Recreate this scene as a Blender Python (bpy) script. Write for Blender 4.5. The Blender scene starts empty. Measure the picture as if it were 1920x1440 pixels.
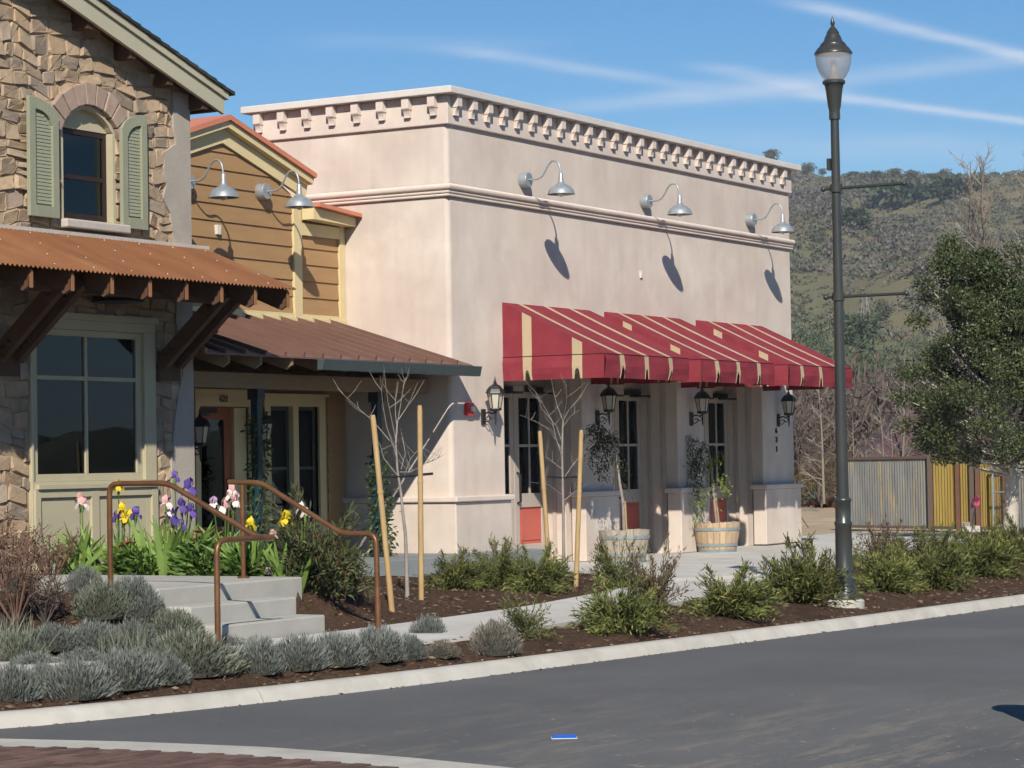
import bpy, math, random
import numpy as np
from mathutils import Vector, Matrix
random.seed(7); rng = np.random.default_rng(7)
R = math.radians
sc = bpy.context.scene
col = sc.collection

# ------------------------------------------------------------------ camera
CAM = np.array([-28.3985, -17.4641, 1.4469]); FPX = 4731.32
YAW, PITCH, ROLL = 0.527140, 0.0310684, -0.0171317
cf = np.array([math.cos(YAW)*math.cos(PITCH), math.sin(YAW)*math.cos(PITCH), math.sin(PITCH)])
_r0 = np.array([math.sin(YAW), -math.cos(YAW), 0.0]); _u0 = np.cross(_r0, cf)
cr = _r0*math.cos(ROLL) + _u0*math.sin(ROLL); cu = -_r0*math.sin(ROLL) + _u0*math.cos(ROLL)
cam = bpy.data.cameras.new('camera'); camo = bpy.data.objects.new('camera', cam); col.objects.link(camo)
camo.matrix_world = Matrix(((cr[0], cu[0], -cf[0], CAM[0]), (cr[1], cu[1], -cf[1], CAM[1]), (cr[2], cu[2], -cf[2], CAM[2]), (0, 0, 0, 1)))
cam.sensor_width = 36.0; cam.lens = 36.0*FPX/1920.0; cam.clip_start = 0.1; cam.clip_end = 6000
sc.camera = camo
# ------------------------------------------------------------------ sun and sky
SUN = Vector((0.6873, 0.4406, -0.5776)).normalized()      # direction in which the light travels
sl = bpy.data.lights.new('sun', 'SUN'); sl.energy = 4.6; sl.angle = R(0.53); sl.color = (1.0, 0.93, 0.82)
so = bpy.data.objects.new('sun', sl); col.objects.link(so); so.rotation_euler = SUN.to_track_quat('-Z', 'Y').to_euler()
so.location = (-40, -30, 40)
sc.view_settings.view_transform = 'Standard'; sc.view_settings.look = 'None'
sc.cycles.max_bounces = 5; sc.cycles.diffuse_bounces = 2; sc.cycles.glossy_bounces = 3; sc.cycles.transmission_bounces = 4; sc.cycles.transparent_max_bounces = 8
sc.cycles.use_adaptive_sampling = True; sc.cycles.adaptive_threshold = .03; sc.cycles.adaptive_min_samples = 16; sc.cycles.volume_bounces = 0; sc.cycles.use_denoising = True
sc.cycles.caustics_reflective = False; sc.cycles.caustics_refractive = False
sc.view_settings.exposure = 0.42; sc.view_settings.gamma = 1.0; sc.view_settings.use_curve_mapping = False

def ray(px, py):
    d = cf + (px-960)/FPX*cr - (py-720)/FPX*cu
    return d/np.linalg.norm(d)
def at(px, py, ax, v):                    # the place on the plane x/y/z = v
    d = ray(px, py); t = (v-CAM[ax])/d[ax]
    return CAM + t*d
def aty(px, py, v): return at(px, py, 1, v)
def atd(px, py, dist):                    # the place at a depth in metres
    d = ray(px, py); return CAM + d*(dist/np.dot(d, cf))
def depth(p): return float(np.dot(np.asarray(p, float)-CAM, cf))

w = bpy.data.worlds.new('World'); sc.world = w; w.use_nodes = True
N = w.node_tree.nodes; LK = w.node_tree.links
bg = N['Background']; bg.inputs[1].default_value = 0.082
sky = N.new('ShaderNodeTexSky'); sky.sky_type = 'NISHITA'; sky.sun_disc = False
sky.sun_elevation = math.asin(-SUN.z); sky.sun_rotation = math.atan2(-SUN.x, -SUN.y)
sky.air_density = 1.0; sky.dust_density = 0.0; sky.ozone_density = 3.5; sky.altitude = 900
tc = N.new('ShaderNodeTexCoord'); sx = N.new('ShaderNodeSeparateXYZ'); LK.new(tc.outputs['Generated'], sx.inputs[0])
def wm(op, a, b=None, c=None, clamp=False):
    n = N.new('ShaderNodeMath'); n.operation = op; n.use_clamp = clamp
    for i, v in enumerate((a, b, c)):
        if v is None: continue
        if isinstance(v, (int, float)): n.inputs[i].default_value = v
        else: LK.new(v, n.inputs[i])
    return n.outputs[0]
zc = wm('MAXIMUM', sx.outputs[2], 0.03)
U = wm('DIVIDE', sx.outputs[0], zc); V = wm('DIVIDE', sx.outputs[1], zc)
cmb = N.new('ShaderNodeCombineXYZ'); LK.new(U, cmb.inputs[0]); LK.new(V, cmb.inputs[1])
def wnoise(scale, detail=4, rough=0.6):
    n = N.new('ShaderNodeTexNoise'); n.inputs['Scale'].default_value = scale; n.inputs['Detail'].default_value = detail
    n.inputs['Roughness'].default_value = rough; LK.new(cmb.outputs[0], n.inputs['Vector']); return n.outputs['Fac']
n1 = wnoise(1.1); n2 = wnoise(5.0)
def skyuv(px, py):
    d = ray(px, py); z = max(d[2], .03); return np.array([d[0]/z, d[1]/z])
total = None
# contrails: two ends in the sky, half width (as seen at the middle), strength, softness
for (a, b, wpx, s, ext) in (((1440, -8), (1925, 108), 12, .55, 1), ((1480, 172), (1925, 226), 8, .6, 1), ((800, 82), (1330, 168), 11, .34, 0),
                            ((1280, 112), (1640, 196), 13, .32, 0), ((960, 214), (1925, 112), 15, .30, 1), ((1150, 250), (1930, 292), 26, .13, 1),
                            ((1200, 168), (1620, 178), 18, .16, 0), ((520, 72), (1100, 84), 16, .12, 0), ((1380, 300), (1930, 262), 20, .10, 0)):
    A = skyuv(*a); B = skyuv(*b); t = (B-A); L = np.linalg.norm(t); t /= L; nn = np.array([-t[1], t[0]])
    mid = ((a[0]+b[0])/2, (a[1]+b[1])/2); Wd = abs(np.dot(skyuv(mid[0], mid[1]+wpx)-skyuv(*mid), nn))
    dist = wm('SUBTRACT', wm('ADD', wm('MULTIPLY', U, float(nn[0])), wm('MULTIPLY', V, float(nn[1]))), float(np.dot(A, nn)))
    dist = wm('ADD', dist, wm('MULTIPLY', wm('SUBTRACT', n1, 0.5), float(Wd*1.6)))
    along = wm('SUBTRACT', wm('ADD', wm('MULTIPLY', U, float(t[0])), wm('MULTIPLY', V, float(t[1]))), float(np.dot(A, t)))
    q = wm('DIVIDE', dist, float(Wd)); g = wm('POWER', 2.718, wm('MULTIPLY', wm('MULTIPLY', q, q), -1.0))
    lo = wm('SMOOTHSTEP' if False else 'DIVIDE', along, float(L*.18), clamp=True)
    k = wm('MULTIPLY', g, lo)
    if not ext: k = wm('MULTIPLY', k, wm('DIVIDE', wm('SUBTRACT', float(L), along), float(L*.3), clamp=True))
    k = wm('MULTIPLY', k, wm('MULTIPLY', wm('ADD', n2, 0.35), s))
    total = k if total is None else wm('ADD', total, k)
total = wm('MULTIPLY', total, wm('GREATER_THAN', sx.outputs[2], 0.04))
mx = N.new('ShaderNodeMix'); mx.data_type = 'RGBA'; LK.new(wm('MINIMUM', total, 0.8), mx.inputs[0])
hsv = N.new('ShaderNodeHueSaturation'); hsv.inputs['Saturation'].default_value = 1.32; hsv.inputs['Value'].default_value = .90; LK.new(sky.outputs[0], hsv.inputs['Color'])
LK.new(hsv.outputs[0], mx.inputs[6]); mx.inputs[7].default_value = (7.4, 7.9, 8.9, 1)
LK.new(mx.outputs[2], bg.inputs[0])

# ------------------------------------------------------------------ materials
MATS = {}
def mat(name, c1, c2=None, scale=3.0, rough=0.8, bump=0.0, bscale=None, metal=0.0, spec=0.35, detail=5, island=0.0, objr=0.0,
        stretch=(1, 1, 1), c3=None, s3=0.6, contrast=(.35, .65), coat=0.0, trans=0.0, bdist=0.02, local=False):
    """Principled with a two- or three-tone noise in world space, bump, and brightness that varies by leaf or by object."""
    m = bpy.data.materials.new(name); m.use_nodes = True; nt = m.node_tree; n = nt.nodes; l = nt.links
    p = n['Principled BSDF']; p.inputs['Roughness'].default_value = rough; p.inputs['Metallic'].default_value = metal
    p.inputs['Specular IOR Level'].default_value = spec; p.inputs['Coat Weight'].default_value = coat
    c2 = c2 or tuple(x*0.8 for x in c1)
    if local:
        g = n.new('ShaderNodeTexCoord'); src = g.outputs['Object']
    else:
        g = n.new('ShaderNodeNewGeometry'); src = g.outputs['Position']
    mp = n.new('ShaderNodeMapping'); mp.inputs['Scale'].default_value = stretch; l.new(src, mp.inputs[0])
    def nz(s, d):
        t = n.new('ShaderNodeTexNoise'); t.inputs['Scale'].default_value = s; t.inputs['Detail'].default_value = d; t.inputs['Roughness'].default_value = .62
        l.new(mp.outputs[0], t.inputs['Vector']); return t.outputs['Fac']
    def ramp(f, a, b):
        t = n.new('ShaderNodeMapRange'); t.inputs[1].default_value = a; t.inputs[2].default_value = b; t.clamp = True; l.new(f, t.inputs[0]); return t.outputs[0]
    mixn = n.new('ShaderNodeMix'); mixn.data_type = 'RGBA'; l.new(ramp(nz(scale, detail), *contrast), mixn.inputs[0])
    mixn.inputs[6].default_value = (*c1, 1); mixn.inputs[7].default_value = (*c2, 1); out = mixn.outputs[2]
    if c3:
        m3 = n.new('ShaderNodeMix'); m3.data_type = 'RGBA'; l.new(ramp(nz(s3, 4), .52, .72), m3.inputs[0]); l.new(out, m3.inputs[6])
        m3.inputs[7].default_value = (*c3, 1); out = m3.outputs[2]
    if island or objr:
        hs = n.new('ShaderNodeHueSaturation'); val = None
        if island:
            gi = n.new('ShaderNodeNewGeometry'); a = n.new('ShaderNodeMapRange'); l.new(gi.outputs['Random Per Island'], a.inputs[0])
            a.inputs[3].default_value = 1-island; a.inputs[4].default_value = 1+island; val = a.outputs[0]
        if objr:
            oi = n.new('ShaderNodeObjectInfo'); b = n.new('ShaderNodeMapRange'); l.new(oi.outputs['Random'], b.inputs[0])
            b.inputs[3].default_value = 1-objr; b.inputs[4].default_value = 1+objr
            if val is None: val = b.outputs[0]
            else:
                mm = n.new('ShaderNodeMath'); mm.operation = 'MULTIPLY'; l.new(val, mm.inputs[0]); l.new(b.outputs[0], mm.inputs[1]); val = mm.outputs[0]
        l.new(val, hs.inputs['Value']); l.new(out, hs.inputs['Color']); out = hs.outputs[0]
    l.new(out, p.inputs['Base Color'])
    if bump:
        bp = n.new('ShaderNodeBump'); bp.inputs['Strength'].default_value = bump; bp.inputs['Distance'].default_value = bdist
        l.new(nz(bscale or scale*6, 6), bp.inputs['Height']); l.new(bp.outputs[0], p.inputs['Normal'])
    if trans:
        tr = n.new('ShaderNodeBsdfTranslucent'); l.new(out, tr.inputs[0]); ms = n.new('ShaderNodeMixShader'); ms.inputs[0].default_value = trans
        o = n['Material Output']; l.new(p.outputs[0], ms.inputs[1]); l.new(tr.outputs[0], ms.inputs[2]); l.new(ms.outputs[0], o.inputs[0])
    MATS[name] = m
    return m
def glassmat(name, tint, ior=1.5, rough=0.01, boost=1.0):
    m = bpy.data.materials.new(name); m.use_nodes = True; nt = m.node_tree; n = nt.nodes; l = nt.links
    n.remove(n['Principled BSDF']); o = n['Material Output']
    t = n.new('ShaderNodeBsdfTransparent'); t.inputs[0].default_value = (*tint, 1)
    g = n.new('ShaderNodeBsdfGlossy'); g.inputs['Roughness'].default_value = rough; g.inputs[0].default_value = (.72, .90, 1.0, 1)
    f = n.new('ShaderNodeFresnel'); f.inputs[0].default_value = ior
    k = n.new('ShaderNodeMath'); k.operation = 'MULTIPLY'; k.inputs[1].default_value = boost; k.use_clamp = True; l.new(f.outputs[0], k.inputs[0])
    ms = n.new('ShaderNodeMixShader'); l.new(k.outputs[0], ms.inputs[0]); l.new(t.outputs[0], ms.inputs[1]); l.new(g.outputs[0], ms.inputs[2]); l.new(ms.outputs[0], o.inputs[0])
    MATS[name] = m; return m
M = MATS
mat('stucco', (.648, .560, .482), (.53, .441, .382), scale=1.0, rough=.93, bump=.12, bscale=26, c3=(.69, .612, .53), s3=.8, spec=.15, contrast=(.32, .72))
mat('stucco_trim', (.665, .572, .50), (.60, .51, .445), scale=2.2, rough=.9, bump=.08, bscale=22, spec=.2)
mat('cap_metal', (.66, .62, .57), (.60, .555, .51), scale=2, rough=.55, spec=.4)
mat('concrete', (.52, .50, .46), (.44, .42, .385), scale=1.6, rough=.9, bump=.08, bscale=30, c3=(.56, .545, .51), s3=.5, spec=.2)
mat('concrete_step', (.40, .39, .35), (.34, .33, .295), scale=2.4, rough=.9, bump=.1, bscale=34, c3=(.46, .44, .40), s3=1.2, spec=.2)
mat('plinth_paint', (.235, .255, .25), (.20, .22, .215), scale=2, rough=.85, bump=.06)
mat('kerb_concrete', (.48, .46, .41), (.38, .36, .315), scale=3.2, rough=.9, bump=.1, bscale=40, c3=(.44, .41, .36), s3=.9, spec=.2)
mat('mulch', (.060, .036, .024), (.105, .064, .042), scale=22, rough=.95, bump=.9, bscale=46, c3=(.045, .030, .022), s3=1.2, spec=.1, bdist=.03)
mat('chip', (.10, .062, .042), (.20, .145, .10), scale=8, rough=.9, island=.5, spec=.1)
mat('dirt', (.42, .33, .215), (.34, .255, .16), scale=1.4, rough=.95, bump=.4, bscale=12, c3=(.50, .42, .29), s3=.5, spec=.1)
mat('field', (.25, .22, .12), (.19, .165, .095), scale=.12, rough=.95, spec=.1)
mat('brick_red', (.165, .100, .082), (.115, .070, .058), scale=9, rough=.85, bump=.2, bscale=60, objr=.28, spec=.2)
mat('sand_joint', (.16, .13, .11), rough=.95)
mat('glass_cream', (.70, .66, .53), (.63, .59, .47), scale=5, rough=.35, spec=.5, trans=.25)
mat('black_metal', (.012, .012, .013), (.018, .018, .018), rough=.45, spec=.5)
mat('galvanised', (.38, .415, .435), (.30, .33, .35), scale=14, rough=.40, metal=.45, bump=.05, bscale=60)
mat('galv_inside', (.30, .31, .31), rough=.5, metal=.4)
mat('bulb', (.85, .82, .72), rough=.2, spec=.6)
mat('lamp_post_paint', (.040, .042, .038), (.034, .036, .033), scale=4, rough=.33, spec=.55)
mat('red_fabric', (.275, .040, .054), (.225, .031, .043), scale=3, rough=.85, bump=.12, bscale=9, spec=.2, trans=.12, bdist=.04)
mat('tan_fabric', (.53, .42, .265), (.47, .37, .235), scale=3, rough=.85, bump=.1, bscale=9, spec=.2, trans=.12)
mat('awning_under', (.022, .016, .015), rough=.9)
mat('door_taupe', (.46, .395, .345), (.42, .36, .31), scale=3, rough=.6, bump=.03)
mat('red_panel', (.52, .125, .095), (.47, .105, .08), scale=3, rough=.55)
mat('digit', (.030, .028, .026), rough=.6)
mat('digit_pale', (.20, .17, .11), rough=.6)
mat('alarm_red', (.75, .030, .030), rough=.4, spec=.5)
mat('white_plastic', (.78, .76, .72), rough=.4)
mat('siding', (.365, .222, .105), (.33, .195, .09), scale=2, rough=.75, bump=.1, bscale=30, stretch=(1, 1, 6), objr=.05)
mat('cream_trim', (.66, .55, .31), (.61, .505, .28), scale=2, rough=.65)
mat('coral_metal', (.60, .215, .125), (.54, .19, .11), scale=2, rough=.5, spec=.4)
mat('brown_metal', (.165, .092, .070), (.145, .080, .060), scale=1.5, rough=.5, spec=.45, c3=(.19, .115, .09), s3=.7)
mat('gutter_paint', (.060, .080, .082), (.052, .070, .072), rough=.5, spec=.4)
mat('porch_wood', (.29, .20, .11), (.24, .165, .09), scale=5, rough=.7, stretch=(1, 4, 4))
mat('post_green', (.012, .045, .048), (.010, .038, .041), rough=.45, spec=.45)
mat('door_rust', (.34, .10, .05), (.29, .085, .042), rough=.55)
mat('sash_green', (.06, .075, .06), rough=.5)
mat('mortar', (.38, .285, .185), (.32, .235, .15), scale=8, rough=.95, bump=.5, bscale=30)
mat('stone_a', (.44, .325, .215), (.37, .265, .17), scale=9, rough=.92, bump=.4, bscale=22, objr=.15, c3=(.30, .245, .19), s3=3, spec=.15)
mat('stone_b', (.40, .30, .205), (.33, .245, .168), scale=9, rough=.92, bump=.4, bscale=22, objr=.15, c3=(.25, .215, .185), s3=3, spec=.15)
mat('stone_c', (.34, .27, .205), (.28, .22, .17), scale=9, rough=.92, bump=.4, bscale=22, objr=.16, c3=(.32, .255, .18), s3=3, spec=.15)
mat('arch_stone', (.38, .285, .225), (.32, .235, .185), scale=7, rough=.92, bump=.3, bscale=20, objr=.1, spec=.15)
mat('plaster_grey', (.40, .355, .30), (.335, .295, .25), scale=3, rough=.93, bump=.25, bscale=24, c3=(.45, .40, .34), s3=1.5, spec=.15)
mat('sage_paint', (.29, .30, .21), (.265, .275, .19), scale=3, rough=.6, bump=.03)
mat('fascia_paint', (.47, .435, .315), (.43, .40, .285), scale=2, rough=.6)
mat('window_paint', (.47, .42, .285), (.43, .385, .26), scale=2, rough=.6)
mat('sill_stone', (.52, .46, .40), (.45, .40, .35), scale=5, rough=.9, bump=.2)
mat('shingle', (.030, .028, .026), (.05, .046, .042), scale=16, rough=.95, objr=.3)
mat('dark_sash', (.030, .016, .014), rough=.5)
mat('rust_metal', (.205, .085, .034), (.155, .062, .026), scale=2.2, rough=.75, c3=(.24, .108, .048), s3=1.6, bump=.08, bscale=20, stretch=(1, .35, .35))
mat('screw', (.75, .70, .62), rough=.3, metal=.6)
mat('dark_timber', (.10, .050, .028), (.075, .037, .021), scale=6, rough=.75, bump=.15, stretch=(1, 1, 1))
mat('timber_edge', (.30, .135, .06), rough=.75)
mat('soffit', (.12, .065, .04), rough=.85)
mat('interior', (.14, .125, .11), (.11, .10, .09), rough=.9)
mat('chair_wood', (.55, .50, .42), rough=.6)
mat('copper_pipe', (.21, .105, .048), (.16, .075, .034), scale=7, rough=.42, metal=.55, c3=(.28, .135, .06), s3=3)
mat('stake_wood', (.46, .32, .155), (.36, .24, .11), scale=4, rough=.75, bump=.1, stretch=(6, 6, 1))
mat('rubber', (.015, .015, .015), rough=.6)
mat('barrel_wood', (.52, .39, .255), (.40, .29, .18), scale=5, rough=.8, bump=.15, stretch=(5, 5, 1), objr=.12)
mat('barrel_grey', (.40, .35, .28), (.30, .26, .205), scale=5, rough=.85, bump=.2, stretch=(5, 5, 1), objr=.14)
mat('hoop', (.36, .42, .44), (.29, .34, .36), scale=8, rough=.5, metal=.5)
mat('bark_pale', (.30, .265, .235), (.22, .195, .17), scale=12, rough=.9)
mat('bark_white', (.46, .42, .36), (.36, .325, .275), scale=6, rough=.9)
mat('bark_brown', (.135, .105, .085), (.095, .072, .058), scale=6, rough=.95)
mat('bark_red', (.15, .085, .062), (.11, .062, .045), scale=6, rough=.95, island=.3)
mat('lavender_leaf', (.180, .195, .178), (.125, .138, .122), scale=5, rough=.85, island=.38, objr=.12, spec=.15)
mat('lavender_green', (.165, .178, .135), (.115, .128, .092), scale=5, rough=.85, island=.38, objr=.12, spec=.15)
mat('lavender_dry', (.185, .165, .135), (.14, .125, .10), scale=5, rough=.85, island=.38, objr=.1, spec=.15)
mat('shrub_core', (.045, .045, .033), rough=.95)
mat('shrub_leaf', (.165, .180, .048), (.085, .102, .030), scale=3, rough=.7, island=.55, objr=.22, spec=.25, trans=.15)
mat('shrub_leaf_dark', (.095, .105, .042), (.058, .070, .028), scale=3, rough=.7, island=.5, spec=.25, trans=.12)
mat('shrub_leaf_red', (.125, .090, .050), (.09, .07, .036), scale=3, rough=.75, island=.45, spec=.2, trans=.1)
mat('shrub_flower', (.36, .050, .045), (.30, .09, .08), scale=8, rough=.7, island=.4)
mat('iris_leaf', (.23, .345, .075), (.15, .25, .05), scale=4, rough=.55, island=.3, spec=.35, trans=.3)
mat('leafy_green', (.12, .20, .040), (.07, .135, .026), scale=4, rough=.6, island=.4, spec=.3, trans=.2)
mat('petal_pink', (.78, .50, .47), (.72, .40, .40), scale=18, rough=.6, island=.15, trans=.25)
mat('petal_white', (.82, .76, .70), (.78, .68, .64), scale=18, rough=.6, island=.1, trans=.25)
mat('petal_purple', (.10, .06, .27), (.14, .085, .34), scale=18, rough=.6, island=.3, trans=.25)
mat('petal_lilac', (.45, .32, .50), (.55, .40, .56), scale=18, rough=.6, island=.2, trans=.25)
mat('petal_yellow', (.78, .60, .030), (.70, .50, .025), scale=18, rough=.6, island=.15, trans=.25)
mat('petal_red', (.30, .022, .016), (.36, .05, .02), scale=18, rough=.6, island=.3, trans=.15)
mat('vine_leaf', (.070, .105, .030), (.045, .07, .02), scale=4, rough=.65, island=.4, spec=.3, trans=.2)
mat('weep_leaf_sunlit', (.20, .24, .040), (.13, .17, .03), scale=4, rough=.6, island=.4, spec=.35, trans=.25)  # bright copy of the barrel trees' leaf, sunlight put into the colour
mat('weep_leaf_shaded', (.060, .075, .028), (.040, .052, .022), scale=4, rough=.65, island=.4, spec=.3, trans=.2)  # dark copy of the same leaf, awning shade put into the colour
mat('oak_leaf', (.080, .100, .036), (.048, .064, .024), scale=1.2, rough=.5, island=.6, spec=.4, trans=.12)
mat('hill_grass', (.165, .150, .084), (.135, .126, .072), scale=.02, rough=.95, c3=(.20, .150, .095), s3=.012, spec=.05, detail=8, bump=.4, bscale=.15, bdist=1.5)
mat('chaparral', (.124, .128, .092), (.096, .102, .074), scale=.05, rough=.95, island=.3, spec=.05)
mat('chaparral_mauve', (.140, .126, .108), (.112, .102, .090), scale=.05, rough=.95, island=.25, spec=.05)
mat('hill_green', (.075, .098, .060), (.058, .078, .048), scale=.1, rough=.95, island=.35, spec=.05)
mat('twig_brown', (.125, .098, .082), (.092, .072, .061), scale=.4, rough=.95, island=.35, spec=.05)
mat('twig_pale', (.25, .215, .175), (.20, .17, .14), scale=.4, rough=.95, island=.3, spec=.05)
mat('roof_maroon', (.105, .060, .058), (.09, .05, .048), scale=.8, rough=.8, bump=.2, bscale=4)
mat('house_wall', (.30, .22, .17), rough=.9)
mat('corr_grey', (.195, .197, .19), (.13, .132, .128), scale=1.6, rough=.55, metal=.35, stretch=(3, 3, .5), c3=(.33, .25, .12), s3=2.0)
mat('corr_yellow', (.29, .205, .046), (.225, .155, .036), scale=1.4, rough=.7, stretch=(2, 2, .5))
mat('fence_post', (.095, .080, .075), (.13, .08, .055), scale=3, rough=.8)
mat('fence_rust', (.15, .075, .045), (.12, .06, .04), scale=3, rough=.85)
mat('agave', (.17, .21, .19), (.13, .17, .155), scale=2, rough=.7, island=.3)
mat('pink_ribbon', (.85, .12, .22), rough=.6)
mat('blue_plastic', (.015, .10, .42), (.015, .085, .36), rough=.3, spec=.5)
mat('rusty_scrap', (.13, .050, .032), (.09, .035, .022), rough=.9)
mat('steel_far', (.30, .30, .30), rough=.6)
glassmat('pane', (.62, .66, .66)); glassmat('pane_clear', (.80, .80, .80)); mat('globe', (.80, .78, .78), (.76, .74, .74), scale=3, rough=.25, spec=.5, trans=.6)
# asphalt: dark binder, pale aggregate flecks and trails of tan dirt dragged along the lane
def asphalt():
    m = mat('asphalt', (.114, .114, .115), (.092, .092, .093), scale=.5, c3=(.130, .129, .126), s3=.22, detail=8, rough=.9, bump=.25, bscale=70, spec=.25)
    nt = m.node_tree; n = nt.nodes; l = nt.links; p = n['Principled BSDF']; base = p.inputs['Base Color'].links[0].from_socket
    g = n.new('ShaderNodeNewGeometry')
    def field(sc3, rot, scale, lo, hi, det=6):
        mp = n.new('ShaderNodeMapping'); mp.inputs['Scale'].default_value = sc3; mp.inputs['Rotation'].default_value = (0, 0, rot); l.new(g.outputs['Position'], mp.inputs[0])
        t = n.new('ShaderNodeTexNoise'); t.inputs['Scale'].default_value = scale; t.inputs['Detail'].default_value = det; t.inputs['Roughness'].default_value = .7; l.new(mp.outputs[0], t.inputs[0])
        r = n.new('ShaderNodeMapRange'); r.inputs[1].default_value = lo; r.inputs[2].default_value = hi; r.clamp = True; l.new(t.outputs['Fac'], r.inputs[0]); return r.outputs[0]
    def mul(a, b):
        k = n.new('ShaderNodeMath'); k.operation = 'MULTIPLY'; l.new(a, k.inputs[0])
        if isinstance(b, float): k.inputs[1].default_value = b
        else: l.new(b, k.inputs[1])
        return k.outputs[0]
    # region that trucks have dirtied: fades away from a point in the street
    vd = n.new('ShaderNodeVectorMath'); vd.operation = 'DISTANCE'; l.new(g.outputs['Position'], vd.inputs[0]); vd.inputs[1].default_value = (-15.6, -13.2, -.22)
    reg = n.new('ShaderNodeMapRange'); reg.inputs[1].default_value = 6.0; reg.inputs[2].default_value = .6; reg.clamp = True; l.new(vd.outputs['Value'], reg.inputs[0])
    d1 = mul(field((.5, 2.6, 1), .35, 2.2, .50, .70, 9), reg.outputs[0]); d2 = mul(field((1, 1, 1), 0, 5.0, .62, .70), reg.outputs[0])
    fl = field((1, 1, 1), 0, 30.0, .56, .72, 3)
    out = base
    for f, c, k in ((d1, (.33, .28, .20), .6), (d2, (.40, .34, .23), .8), (fl, (.19, .187, .18), .42)):
        x = n.new('ShaderNodeMix'); x.data_type = 'RGBA'; l.new(mul(f, k), x.inputs[0]); l.new(out, x.inputs[6]); x.inputs[7].default_value = (*c, 1); out = x.outputs[2]
    l.new(out, p.inputs['Base Color'])
asphalt()

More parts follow.
